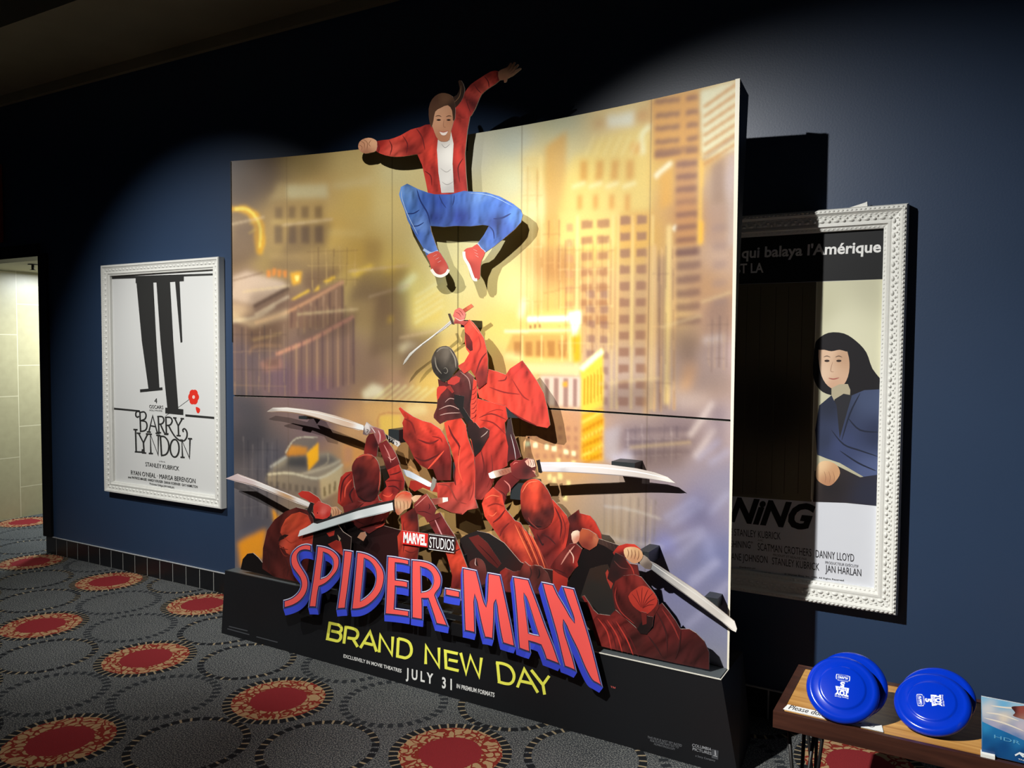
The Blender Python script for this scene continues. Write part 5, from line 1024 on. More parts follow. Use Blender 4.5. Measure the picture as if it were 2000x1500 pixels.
# ---- swordsman in the centre, seen from behind
YC = -.445; a, = [T(760, 560, 5)]; bb = T(760, 760, 5)
centre = figure('swordsman_cutout', YC, [
 ('sword_blade', many(pt(*a((135, 765), (150, 720), (200, 650), (300, 570), (420, 480), (520, 400), (610, 320), (630, 340), (560, 400), (450, 475), (330, 560), (240, 640), (170, 730)), col=[(790, 705, (190, 186, 176)), (830, 670, (214, 212, 206)), (880, 628, (186, 182, 176))], sm=0, plain=True), st(a((150, 745), (260, 625), (430, 490), (615, 335)), 1.3, (120, 112, 100)))),
 (None, pt(*a((970, 805), (1060, 830), (1140, 860), (1180, 800), (1300, 720), (1360, 800), (1450, 930), (1510, 1040), (1545, 1180), (1572, 1350), (1545, 1380), (1440, 1360), (1300, 1300), (1190, 1220), (1130, 1160), (1000, 1130), (880, 1080), (860, 1000), (950, 930)), col=[(960, 730, (206, 60, 44)), (1020, 720, (186, 52, 44)), (1000, 760, (210, 62, 46)), (1060, 800, (190, 56, 46)), (1040, 830, (200, 66, 50)), (960, 780, (222, 70, 48)), (1010, 800, (214, 64, 48))], sm=1)),
 (None, many(st(a((1150, 870), (1130, 910), (1060, 920)), 3, R3), st(a((980, 980), (1120, 1030), (1280, 1050)), 3, (130, 36, 32)), st(a((1200, 900), (1300, 1060), (1370, 1110)), 3, (140, 40, 34)), st(a((1190, 1220), (1300, 1290), (1440, 1355)), 3, (110, 30, 28)))),
 (None, pt(*bb((210, 890), (460, 905), (480, 1010), (420, 1000), (330, 960), (250, 1000), (195, 960)), col=(176, 48, 38), sm=0)),
 ('second_sword', many(pt(*bb((130, 780), (200, 800), (330, 870), (440, 930), (440, 960), (380, 950), (260, 890), (170, 850), (150, 830)), col=[(800, 925, (196, 204, 214)), (830, 945, (226, 230, 234))], sm=0, plain=True), pt(*bb((400, 985), (428, 860), (462, 890), (452, 950), (422, 1002)), col=(140, 136, 126), sm=0, plain=True))),
 (None, pt(*bb((95, 190), (110, 175), (150, 210), (240, 270), (330, 310), (410, 330), (500, 390), (540, 450), (590, 560), (610, 700), (600, 890), (470, 890), (430, 780), (380, 780), (300, 740), (250, 680), (190, 550), (130, 470), (115, 420), (140, 370), (130, 330), (150, 280)), col=[(785, 803, (222, 66, 48)), (830, 830, (232, 72, 52)), (850, 850, (214, 60, 46)), (800, 850, (120, 40, 34)), (820, 880, (130, 40, 36)), (870, 890, (120, 34, 32)), (860, 920, (90, 32, 30)), (795, 838, (160, 46, 38)), (840, 860, (196, 54, 42))], sm=1)),
 (None, many(st(bb((150, 290), (220, 330), (260, 440)), 3.5, R3), st(bb((280, 490), (400, 530), (490, 490)), 4, (110, 34, 32)), st(bb((420, 460), (500, 480), (520, 520)), 3, (140, 40, 34)), st(bb((380, 780), (460, 690), (540, 600)), 3.5, (230, 80, 58)), st(bb((250, 660), (350, 700), (480, 640)), 3.5, (84, 30, 28)))),
 (None, pt(*a((860, 1090), (1000, 1130), (1140, 1165), (1160, 1290), (1130, 1330), (1140, 1440), (1165, 1560), (1155, 1750), (1060, 1800), (1000, 1960), (910, 2080), (845, 2075), (840, 1700), (800, 1500), (790, 1300)), col=[(950, 800, (222, 62, 44)), (980, 830, (206, 56, 42)), (950, 850, (170, 48, 38)), (980, 900, (166, 48, 40)), (940, 930, (120, 40, 38)), (960, 970, (150, 56, 50)), (940, 810, (232, 66, 46))], sm=1)),
 (None, many(st(a((880, 1280), (1000, 1240), (1150, 1300)), 3, R3), st(a((890, 1300), (1020, 1330), (1140, 1440)), 3, (130, 36, 32)), st(a((940, 1240), (1050, 1200), (1120, 1210)), 2.2, (150, 42, 34)), st(bb((900, 600), (930, 760), (900, 900)), 3, (100, 32, 30)), st(bb((1000, 640), (1010, 800), (960, 960)), 2.6, (120, 40, 36)), pt(*bb((1160, 300), (1190, 280), (1215, 430), (1250, 530), (1290, 660), (1240, 690), (1190, 690), (1155, 720), (1165, 560), (1140, 440)), col=[(995, 830, (58, 44, 46)), (1010, 880, (70, 30, 34)), (1000, 900, (90, 32, 34))], sm=0), st(bb((1190, 440), (1225, 580), (1240, 685)), 1.3, (190, 180, 180)))),
 (None, pt(*bb((540, 330), (640, 270), (700, 275), (750, 350), (770, 470), (830, 650), (845, 800), (840, 1060), (870, 1160), (770, 1180), (720, 1225), (600, 1200), (480, 1140), (470, 915), (640, 905), (650, 760), (620, 620), (570, 470)), col=[(880, 830, (224, 66, 46)), (900, 870, (216, 62, 46)), (910, 930, (206, 64, 50)), (915, 980, (186, 68, 58)), (870, 960, (190, 62, 50)), (880, 990, (160, 66, 58)), (925, 995, (196, 92, 80))], sm=1)),
 (None, many(st(bb((580, 350), (620, 450), (690, 560), (680, 650)), 4, (100, 30, 30)), st(bb((650, 760), (640, 860), (655, 940)), 3.5, (96, 34, 32)), st(bb((700, 560), (680, 760), (720, 900)), 2.4, (236, 90, 62)), st(bb((480, 930), (590, 950), (660, 1080), (760, 1120)), 3, (140, 56, 48)), st(bb((790, 1090), (820, 1010), (830, 900)), 2.6, (150, 52, 46)))),
 (None, pt(*a((480, 900), (560, 930), (640, 860), (690, 810), (760, 820), (830, 880), (830, 1000), (810, 1200), (790, 1300), (720, 1280), (560, 1310), (500, 1340), (440, 1280), (440, 1250), (470, 1180), (480, 1060), (490, 980)), col=[(870, 760, (96, 40, 38)), (900, 750, (80, 34, 34)), (880, 790, (60, 34, 34)), (860, 810, (96, 44, 42)), (910, 790, (60, 36, 36)), (910, 735, (110, 62, 58))], sm=1)),
 (None, many(pt(*a((470, 1000), (500, 970), (575, 980), (510, 1050), (475, 1110)), col=(206, 62, 50)), pt(*a((560, 975), (600, 960), (640, 1025), (620, 1040)), col=(150, 48, 42), sm=0), pt(*a((570, 905), (660, 870), (700, 890), (690, 930), (640, 960), (580, 950)), col=(190, 60, 52), sm=1), st(a((550, 1130), (600, 1090), (680, 1110)), 1.4, (176, 140, 132)), st(a((490, 1200), (600, 1160), (710, 1210)), 1.6, (186, 150, 140)), st(a((500, 1255), (580, 1235), (700, 1230)), 1.6, (186, 150, 140)), st(a((700, 830), (780, 900), (800, 1010)), 1.8, (160, 120, 112)),
    pt(*a((640, 1050), (740, 1070), (730, 1180), (800, 1290), (840, 1330), (830, 1400), (760, 1330), (690, 1200), (640, 1130)), col=(34, 32, 32), sm=1), pt(*bb((790, 300), (850, 330), (890, 380), (930, 370), (985, 400), (980, 460), (900, 600), (840, 660), (810, 500), (760, 400)), col=[(930, 850, (44, 30, 30)), (950, 850, (70, 44, 42)), (935, 870, (30, 26, 26))], sm=1), st(bb((900, 470), (950, 430), (970, 405)), 1.6, (170, 150, 140)))),
 ('rope_sash', many(pt(*a((830, 900), (860, 920), (864, 1080), (850, 1250), (835, 1330), (800, 1280), (800, 1150), (820, 1000)), col=[(928, 750, (216, 66, 50)), (925, 810, (226, 76, 56))], sm=1), *[st(a((806, 1010+k*46), (836, 1000+k*46), (858, 965+k*46)), 1.4, (120, 32, 30)) for k in range(7)])),
 ('sleeve', many(pt(*a((740, 380), (790, 320), (830, 355), (880, 420), (930, 500), (955, 600), (970, 700), (970, 800), (955, 940), (880, 1000), (850, 880), (800, 810), (740, 850), (690, 790), (680, 770), (740, 735), (790, 650), (760, 610), (745, 540), (748, 450)), col=[(925, 640, (224, 70, 52)), (935, 680, (222, 68, 50)), (930, 700, (196, 56, 44)), (920, 720, (206, 60, 46)), (940, 730, (110, 38, 36)), (945, 750, (120, 40, 36)), (905, 720, (180, 60, 48))], sm=1),
    pt(*a((745, 440), (790, 480), (820, 540), (825, 620), (800, 630), (760, 590)), col=[(915, 660, (120, 36, 32)), (922, 680, (84, 28, 28))], sm=1), st(a((880, 480), (900, 580), (860, 660)), 3, (160, 46, 38)), st(a((960, 640), (900, 720), (850, 860)), 3, (110, 34, 32)), st(a((790, 330), (830, 380), (900, 470)), 2, (240, 100, 76)))),
 ('hood', many(pt(*a((420, 740), (430, 680), (470, 610), (530, 580), (590, 585), (640, 640), (675, 720), (680, 790), (640, 840), (600, 900), (540, 930), (490, 890), (440, 830)), col=[(860, 690, (84, 76, 66)), (850, 720, (50, 46, 42)), (870, 730, (40, 38, 36)), (890, 710, (76, 70, 62)), (870, 690, (96, 90, 80))], sm=2), st(a((455, 680), (470, 780), (520, 850)), 2.4, (120, 112, 100)), st(a((600, 610), (650, 700), (660, 790)), 2.8, (130, 120, 108)), st(a((540, 800), (560, 790), (580, 820), (565, 845), (540, 835)), 1.4, (112, 106, 96)), st(a((470, 640), (520, 600), (590, 600)), 2.0, (126, 118, 106)))),
 ('sword_hilt', many(pt(*a((720, 225), (810, 168), (832, 195), (745, 255)), col=[(905, 605, (150, 60, 40)), (922, 597, (196, 96, 66))], sm=0, plain=True), *[st(a((745+k*24, 222-k*16), (762+k*24, 235-k*16)), 1.2, (230, 150, 90), sm=0) for k in range(4)])),
 ('sword_guard', pt(*a((582, 265), (604, 262), (640, 355), (645, 372), (622, 368), (595, 300)), col=(74, 60, 50), sm=1)),
 ('hand', many(pt(*a((632, 285), (650, 230), (690, 205), (725, 220), (757, 265), (750, 300), (735, 335), (785, 335), (740, 380), (690, 362), (640, 362), (650, 310)), col=[(895, 615, (196, 96, 86)), (905, 620, (206, 120, 110)), (895, 632, (130, 50, 46)), (910, 630, (160, 60, 52))], sm=1, plain=True), st(a((650, 300), (700, 330), (745, 320)), 1.6, (226, 176, 166)), st(a((660, 250), (690, 262), (715, 300)), 1.2, (120, 46, 42)), st(a((690, 230), (715, 250), (735, 285)), 1.2, (120, 46, 42)))),
])
centre['label'] = 'printed cut-out swordsman seen from behind, black hood, sword raised'
block(905, 632, YC, .018, .018); block(1000, 800, YC); block(900, 920, YC)

# ---- swordsman left of centre
YM = -.485; c = T(500, 780, 5)
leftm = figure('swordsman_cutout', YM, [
 (None, pt(*c((560, 1240), (800, 1150), (930, 1190), (1230, 1230), (1420, 1280), (1460, 1480), (1500, 1700), (700, 1700), (560, 1560)), col=[(700, 1040, (26, 20, 20)), (760, 1060, (52, 24, 24)), (640, 1060, (30, 22, 22))], sm=1)),  # dark lower body, carried on as black backing where only shade falls
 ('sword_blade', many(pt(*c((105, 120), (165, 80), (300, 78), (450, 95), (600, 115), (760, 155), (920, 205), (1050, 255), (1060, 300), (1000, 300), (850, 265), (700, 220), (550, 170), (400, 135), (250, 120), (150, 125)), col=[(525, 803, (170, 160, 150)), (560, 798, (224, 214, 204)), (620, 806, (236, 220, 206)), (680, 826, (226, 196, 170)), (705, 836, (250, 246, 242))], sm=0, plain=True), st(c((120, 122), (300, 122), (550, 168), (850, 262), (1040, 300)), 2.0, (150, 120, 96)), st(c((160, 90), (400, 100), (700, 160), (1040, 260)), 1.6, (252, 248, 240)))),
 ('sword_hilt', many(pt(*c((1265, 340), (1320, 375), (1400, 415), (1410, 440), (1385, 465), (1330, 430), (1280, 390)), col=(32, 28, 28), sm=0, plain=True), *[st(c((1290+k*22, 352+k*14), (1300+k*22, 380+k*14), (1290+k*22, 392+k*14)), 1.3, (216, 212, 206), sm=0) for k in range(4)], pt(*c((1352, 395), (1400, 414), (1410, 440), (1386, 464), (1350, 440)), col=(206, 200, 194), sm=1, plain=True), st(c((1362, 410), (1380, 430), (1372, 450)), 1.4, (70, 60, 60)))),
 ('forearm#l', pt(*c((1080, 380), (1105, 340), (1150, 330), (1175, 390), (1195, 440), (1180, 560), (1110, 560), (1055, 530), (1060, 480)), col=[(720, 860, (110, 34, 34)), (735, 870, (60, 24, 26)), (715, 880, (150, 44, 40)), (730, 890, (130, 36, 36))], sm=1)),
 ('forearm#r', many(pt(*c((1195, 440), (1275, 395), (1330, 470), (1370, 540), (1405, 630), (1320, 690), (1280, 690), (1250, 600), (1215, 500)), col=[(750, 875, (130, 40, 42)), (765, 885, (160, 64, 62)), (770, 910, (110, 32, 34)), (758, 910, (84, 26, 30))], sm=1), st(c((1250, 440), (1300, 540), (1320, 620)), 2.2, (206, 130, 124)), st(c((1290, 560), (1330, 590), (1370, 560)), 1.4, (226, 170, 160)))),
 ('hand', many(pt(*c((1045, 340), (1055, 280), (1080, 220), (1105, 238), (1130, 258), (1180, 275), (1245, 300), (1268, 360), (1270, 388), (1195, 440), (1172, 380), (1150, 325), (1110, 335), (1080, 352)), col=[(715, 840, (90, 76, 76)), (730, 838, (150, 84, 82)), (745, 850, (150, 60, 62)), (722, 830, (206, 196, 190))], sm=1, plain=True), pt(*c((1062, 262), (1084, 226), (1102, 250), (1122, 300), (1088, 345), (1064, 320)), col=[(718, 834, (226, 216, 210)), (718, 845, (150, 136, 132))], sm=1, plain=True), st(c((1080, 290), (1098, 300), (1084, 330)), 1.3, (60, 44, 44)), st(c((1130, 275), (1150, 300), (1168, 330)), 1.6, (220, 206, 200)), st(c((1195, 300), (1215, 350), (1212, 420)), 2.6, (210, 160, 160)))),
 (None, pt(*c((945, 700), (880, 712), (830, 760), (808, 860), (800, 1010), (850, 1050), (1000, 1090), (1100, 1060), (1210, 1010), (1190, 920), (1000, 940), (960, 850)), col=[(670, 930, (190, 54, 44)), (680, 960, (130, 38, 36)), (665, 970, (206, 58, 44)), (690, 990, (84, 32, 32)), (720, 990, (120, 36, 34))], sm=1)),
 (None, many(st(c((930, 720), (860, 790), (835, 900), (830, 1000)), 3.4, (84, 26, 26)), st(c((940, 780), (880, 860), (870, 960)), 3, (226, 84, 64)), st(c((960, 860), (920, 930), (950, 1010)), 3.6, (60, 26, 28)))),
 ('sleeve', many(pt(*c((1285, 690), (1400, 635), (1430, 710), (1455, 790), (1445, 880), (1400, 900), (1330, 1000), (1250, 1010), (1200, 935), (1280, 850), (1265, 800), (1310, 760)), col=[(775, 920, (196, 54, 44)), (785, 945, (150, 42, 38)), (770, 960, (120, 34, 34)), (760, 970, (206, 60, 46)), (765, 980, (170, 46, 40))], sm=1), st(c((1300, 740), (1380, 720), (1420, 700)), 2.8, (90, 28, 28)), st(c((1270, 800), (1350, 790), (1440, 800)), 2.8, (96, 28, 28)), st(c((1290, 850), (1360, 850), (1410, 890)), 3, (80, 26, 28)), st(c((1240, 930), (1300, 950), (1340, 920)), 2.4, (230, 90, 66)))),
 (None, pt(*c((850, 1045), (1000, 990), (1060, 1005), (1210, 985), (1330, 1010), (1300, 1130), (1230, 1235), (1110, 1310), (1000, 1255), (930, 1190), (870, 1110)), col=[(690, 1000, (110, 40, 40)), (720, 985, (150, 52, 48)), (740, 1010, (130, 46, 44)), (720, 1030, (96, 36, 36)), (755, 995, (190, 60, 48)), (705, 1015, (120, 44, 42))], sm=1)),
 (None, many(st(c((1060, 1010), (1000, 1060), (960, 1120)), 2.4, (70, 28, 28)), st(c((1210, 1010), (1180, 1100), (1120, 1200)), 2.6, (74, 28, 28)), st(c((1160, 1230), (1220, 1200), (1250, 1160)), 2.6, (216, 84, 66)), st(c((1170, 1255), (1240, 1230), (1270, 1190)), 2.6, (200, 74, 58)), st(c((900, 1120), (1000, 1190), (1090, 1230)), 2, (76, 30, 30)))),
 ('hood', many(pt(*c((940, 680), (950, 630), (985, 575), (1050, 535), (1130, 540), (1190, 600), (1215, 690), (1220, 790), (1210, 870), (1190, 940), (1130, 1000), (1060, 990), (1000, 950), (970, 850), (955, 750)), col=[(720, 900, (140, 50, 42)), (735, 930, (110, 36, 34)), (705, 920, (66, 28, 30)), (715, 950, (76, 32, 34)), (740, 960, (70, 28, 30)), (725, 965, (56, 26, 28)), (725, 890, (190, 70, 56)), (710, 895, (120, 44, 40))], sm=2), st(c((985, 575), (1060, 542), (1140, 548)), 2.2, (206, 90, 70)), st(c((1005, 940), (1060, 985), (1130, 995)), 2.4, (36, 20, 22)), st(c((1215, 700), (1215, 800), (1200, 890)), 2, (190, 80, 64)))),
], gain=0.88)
leftm['label'] = 'printed cut-out red-hooded swordsman left of centre, curved sword overhead'
block(768, 852, YM, .035, .035); block(720, 940, YM, .04, .06); block(590, 816, YM, .03, .008)

# ---- swordsman right of centre
d, e = T(930, 600, 2.727), T(750, 850, 3.75)
rightm = figure('swordsman_cutout', YM-.002, [
 (None, pt(*e((1350, 600), (1425, 545), (1432, 570), (1510, 590), (1545, 630), (1590, 720), (1600, 800), (1480, 900), (1350, 900), (1300, 800)), col=[(1120, 1010, (66, 28, 28)), (1150, 1010, (206, 58, 40)), (1170, 1030, (190, 52, 38)), (1125, 1040, (70, 26, 26)), (1140, 1060, (50, 24, 24))], sm=0)),
 ('sword_blade', many(pt(*d((340, 825), (500, 825), (700, 838), (850, 858), (950, 880), (1020, 905), (1066, 940), (1060, 936), (950, 920), (800, 897), (650, 888), (500, 880), (345, 875)), col=[(1060, 910, (206, 200, 204)), (1100, 908, (236, 232, 230)), (1100, 918, (180, 172, 172)), (1180, 916, (216, 206, 200)), (1260, 928, (206, 196, 188)), (1310, 940, (230, 224, 216))], sm=0, plain=True), st(d((350, 845), (600, 850), (850, 876), (1030, 915)), 2.2, (246, 244, 242)), st(d((350, 872), (600, 884), (850, 904), (1050, 936)), 1.6, (140, 130, 128)))),
 ('sword_hilt', many(pt(*e((765, 280), (800, 262), (920, 235), (950, 270), (870, 295), (800, 318), (775, 310)), col=[(960, 928, (206, 190, 170)), (985, 922, (150, 90, 70))], sm=0, plain=True), *[st(e((840+k*22, 262-k*5), (856+k*22, 285-k*5)), 2.0, (60, 34, 30), sm=0) for k in range(4)], pt(*e((765, 280), (800, 265), (822, 310), (788, 318), (774, 310)), col=(232, 226, 216), sm=0, plain=True), )),
 ('sword_guard', pt(*e((1115, 185), (1140, 178), (1160, 270), (1150, 278), (1132, 272), (1125, 225)), col=(30, 26, 28), sm=0)),
 ('forearm', many(pt(*e((870, 300), (930, 270), (1000, 320), (950, 370), (900, 430), (880, 510), (820, 470), (800, 390), (830, 340)), col=[(985, 940, (120, 38, 36)), (1000, 945, (96, 32, 34)), (970, 960, (150, 48, 42)), (985, 975, (110, 34, 34))], sm=1), st(e((880, 330), (920, 370), (925, 420)), 2.4, (200, 120, 110)), st(e((840, 400), (880, 430), (900, 470)), 1.8, (70, 26, 28)))),
 (None, pt(*e((1235, 470), (1290, 530), (1340, 590), (1360, 650), (1350, 740), (1330, 830), (1300, 900), (1215, 1000), (1150, 900), (1100, 740), (1060, 660), (1140, 690), (1230, 640)), col=[(1090, 1000, (206, 60, 42)), (1100, 1030, (170, 50, 38)), (1085, 1060, (110, 34, 32)), (1065, 1050, (90, 32, 32)), (1070, 1090, (110, 36, 34)), (1105, 1060, (196, 56, 42))], sm=1)),
 (None, many(st(e((1250, 520), (1300, 640), (1290, 760)), 3.4, (90, 28, 28)), st(e((1300, 580), (1330, 680), (1310, 800)), 2.6, (120, 34, 32)), st(e((1120, 720), (1160, 800), (1170, 790)), 3, (50, 26, 28)), st(e((1150, 720), (1210, 750), (1260, 800)), 3, (70, 28, 28)))),
 ('sleeve', many(pt(*e((800, 380), (868, 435), (880, 500), (892, 540), (960, 625), (1000, 640), (1030, 690), (1080, 740), (1140, 830), (1200, 960), (1215, 1010), (1100, 985), (1000, 945), (930, 865), (860, 770), (790, 665), (740, 595), (718, 500), (745, 435)), col=[(960, 980, (206, 64, 46)), (950, 1000, (226, 76, 52)), (975, 1010, (206, 62, 44)), (985, 1030, (150, 46, 38)), (1000, 1050, (196, 66, 46)), (1025, 1060, (216, 80, 52)), (1040, 1090, (180, 60, 42)), (1060, 1100, (120, 40, 34)), (1010, 1085, (130, 40, 34))], sm=1),
    *[st(e((960+k*26, 650+k*10), (1020+k*28, 780+k*14), (1090+k*24, 930+k*14)), 2.2, (110, 34, 28) if k % 2 else (226, 110, 70)) for k in range(5)], st(e((880, 520), (820, 500), (760, 520)), 2.6, (130, 38, 32)), st(e((890, 545), (850, 600), (800, 640)), 3.2, (100, 30, 28)), st(e((740, 470), (790, 440), (850, 450)), 2, (236, 110, 76)), st(e((920, 640), (870, 690), (850, 740)), 3, (110, 34, 30)), st(e((830, 560), (800, 590), (770, 580)), 2.4, (236, 100, 70)))),
 ('hood', many(pt(*e((1005, 400), (1030, 350), (1080, 320), (1140, 330), (1200, 400), (1235, 480), (1248, 560), (1235, 620), (1200, 670), (1130, 690), (1060, 650), (1015, 580), (1003, 500)), col=[(1040, 950, (230, 80, 50)), (1050, 970, (222, 72, 46)), (1030, 960, (190, 60, 42)), (1065, 970, (130, 42, 36)), (1045, 990, (190, 62, 44)), (1070, 1000, (70, 28, 28)), (1030, 1005, (70, 30, 28)), (1050, 1020, (60, 28, 28)), (1055, 1005, (96, 38, 34))], sm=2), st(e((1030, 610), (1090, 660), (1160, 670)), 4, (36, 20, 20)), st(e((1060, 600), (1080, 640), (1140, 690)), 2.2, (120, 50, 44)), st(e((1015, 420), (1060, 350), (1130, 335)), 1.8, (240, 120, 86)))),
 ('hand', many(pt(*e((925, 210), (960, 182), (1010, 182), (1040, 166), (1100, 175), (1118, 230), (1100, 272), (1120, 300), (1060, 320), (980, 320), (940, 290)), col=[(1000, 905, (140, 46, 42)), (1010, 925, (96, 34, 34)), (1030, 920, (60, 28, 28)), (1040, 930, (110, 50, 46))], sm=1, plain=True), pt(*e((1035, 190), (1060, 172), (1100, 178), (1112, 228), (1085, 236), (1052, 218)), col=[(1030, 900, (206, 150, 130)), (1042, 905, (226, 190, 170))], sm=1, plain=True), *[st(e((1056+k*18, 180), (1064+k*17, 205), (1062+k*16, 228)), 1.1, (110, 60, 50)) for k in range(3)], st(e((950, 215), (965, 200), (985, 200)), 1.5, (206, 110, 100)), st(e((1090, 258), (1105, 265), (1112, 276)), 2.6, (206, 140, 120)))),
], gain=0.92)
rightm['label'] = 'printed cut-out red-hooded swordsman right of centre, straight sword held level'
block(1216, 916, YM-.002, .055, .03); block(1010, 960, YM, .04, .04); block(1060, 1040, YM, .05, .05)

# ---- dark cloth pieces low in the middle
YD = -.515
low = figure('dark_cloth_cutout', YD, [
 (None, pt(*e((555, 760), (600, 730), (680, 700), (770, 720), (880, 790), (1000, 930), (1080, 960), (1300, 1000), (1300, 1180), (560, 1120)), col=[(920, 1050, (40, 34, 33)), (960, 1070, (36, 32, 32)), (910, 1090, (44, 30, 30)), (1040, 1120, (60, 30, 28))], sm=1)),
 (None, many(pt(*e((620, 750), (690, 730), (760, 790), (860, 940), (830, 975), (760, 920), (680, 830)), col=[(930, 1055, (110, 40, 36)), (970, 1100, (86, 32, 30))], sm=1), st(e((690, 800), (780, 890), (840, 960)), 1.6, (40, 18, 18)))),
 (None, many(pt(*e((620, 950), (650, 910), (690, 900), (730, 925), (750, 990), (740, 1090), (640, 1090)), col=[(925, 1100, (96, 48, 44)), (940, 1100, (120, 62, 56)), (935, 1125, (90, 40, 38))], sm=2), st(e((676, 905), (680, 945), (690, 960)), 3.4, (36, 20, 20), sm=0), st(e((672, 900), (668, 940), (676, 955)), 1.2, (220, 190, 180)))),
 (None, many(pt(*e((850, 1000), (890, 970), (950, 1000), (1000, 990), (1030, 925), (1070, 960), (1100, 950), (1150, 960), (1200, 1010), (1225, 1080), (1215, 1160), (850, 1150)), col=[(980, 1115, (160, 48, 40)), (1000, 1120, (110, 46, 42)), (1030, 1105, (130, 52, 44)), (1050, 1115, (76, 40, 38)), (1070, 1130, (96, 50, 46)), (1020, 1130, (80, 40, 36))], sm=1), st(e((1070, 965), (1080, 1010), (1060, 1060)), 3, (60, 32, 30)), st(e((1135, 975), (1140, 1020), (1125, 1050)), 3, (36, 22, 22)))),
], gain=0.85)
# ---- swordsman at the bottom left
YB = -.535; f5 = T(430, 900, 3.75)
leftb = figure('swordsman_cutout', YB, [
 (None, many(pt(*f5((150, 795), (165, 720), (200, 680), (240, 675), (280, 710), (320, 760), (400, 800), (400, 850)), col=(20, 17, 17), sm=1), pt(*f5((570, 240), (600, 220), (650, 225), (720, 270), (760, 330), (690, 330), (640, 290), (590, 265)), col=[(595, 963, (222, 60, 46)), (615, 975, (206, 54, 42))], sm=1))),
 ('sword_blade', many(pt(*f5((40, 130), (125, 95), (250, 140), (380, 195), (520, 250), (640, 300), (680, 320), (665, 345), (560, 310), (400, 245), (250, 185), (130, 155)), col=[(450, 935, (196, 176, 176)), (480, 935, (206, 186, 184)), (520, 955, (230, 226, 222)), (560, 970, (200, 160, 120)), (590, 980, (236, 232, 226))], sm=0, plain=True), st(f5((60, 132), (250, 180), (450, 260), (660, 340)), 1.6, (150, 130, 120)), st(f5((130, 105), (300, 165), (520, 255), (660, 318)), 1.6, (246, 240, 236)))),
 (None, pt(*f5((660, 360), (700, 420), (820, 410), (900, 520), (960, 560), (940, 900), (560, 860), (600, 560)), col=[(640, 1050, (26, 20, 20)), (660, 1090, (40, 24, 24)), (620, 1100, (34, 22, 22))], sm=1)),
 (None, many(pt(*f5((790, 610), (850, 580), (885, 590), (905, 700), (860, 665), (820, 640)), col=[(655, 1065, (160, 44, 36)), (665, 1080, (206, 66, 50))], sm=1), pt(*f5((780, 530), (840, 510), (835, 545), (800, 556)), col=(190, 56, 44), sm=1), pt(*f5((860, 540), (885, 570), (875, 590)), col=(176, 160, 130), sm=0), pt(*f5((1005, 560), (1030, 525), (1060, 520), (1072, 550), (1050, 588)), col=(190, 140, 110), sm=1))),
 ('hood', many(pt(*f5((310, 790), (315, 640), (345, 510), (400, 430), (480, 370), (560, 340), (640, 360), (680, 420), (695, 500), (680, 560), (640, 800), (585, 890), (400, 850)), col=[(530, 1020, (84, 32, 28)), (560, 1000, (96, 36, 30)), (530, 1080, (66, 28, 26)), (560, 1110, (90, 36, 32)), (600, 1010, (84, 32, 30)), (590, 1100, (110, 40, 34))], sm=1), st(f5((345, 640), (360, 740), (350, 800)), 2.4, (54, 24, 22)), st(f5((470, 700), (500, 780), (490, 850)), 2.4, (66, 28, 26)))),
 ('face_mask', many(pt(*c((250, 1250), (290, 1170), (350, 1120), (430, 1098), (510, 1130), (548, 1220), (560, 1330), (550, 1430), (430, 1470), (380, 1460), (335, 1520), (300, 1500), (275, 1440), (236, 1450), (228, 1400), (262, 1335), (240, 1300)), col=[(570, 1010, (216, 82, 48)), (595, 1020, (206, 70, 44)), (560, 1030, (196, 72, 46)), (560, 1070, (206, 76, 50)), (600, 1060, (190, 58, 42)), (550, 1065, (176, 70, 52))], sm=1), pt(*f5((428, 588), (440, 555), (475, 538), (505, 543), (470, 570)), col=(44, 24, 22), sm=1), st(f5((432, 610), (460, 640), (500, 650)), 2.6, (120, 44, 34)), st(f5((440, 640), (470, 690), (500, 700)), 2.4, (110, 40, 32)), st(f5((470, 560), (520, 600), (560, 580)), 2.0, (160, 56, 38)))),
 ('hand', many(pt(*f5((808, 340), (850, 335), (892, 375), (884, 395), (830, 418), (812, 375)), col=[(650, 995, (216, 166, 126)), (660, 1005, (190, 136, 100))], sm=1, plain=True), pt(*f5((685, 330), (720, 295), (800, 325), (818, 345), (808, 400), (772, 430), (700, 420), (685, 380)), col=[(620, 995, (196, 52, 42)), (632, 1000, (226, 110, 100)), (640, 1005, (190, 46, 40)), (625, 1010, (206, 56, 44))], sm=1, plain=True), *[st(f5((822+k*20, 345), (834+k*18, 372), (830+k*18, 400)), 1.1, (130, 86, 62)) for k in range(3)], pt(*f5((640, 362), (664, 302), (690, 310), (682, 350), (660, 398)), col=(38, 30, 30), sm=0, plain=True), st(f5((715, 375), (716, 382), (718, 386)), 2.2, (40, 20, 20), sm=0))),
], gain=0.84)
leftb['label'] = 'printed cut-out red swordsman at the lower left, face in profile'
block(590, 1010, YB, .05, .03); block(560, 1070, YB, .05, .05)

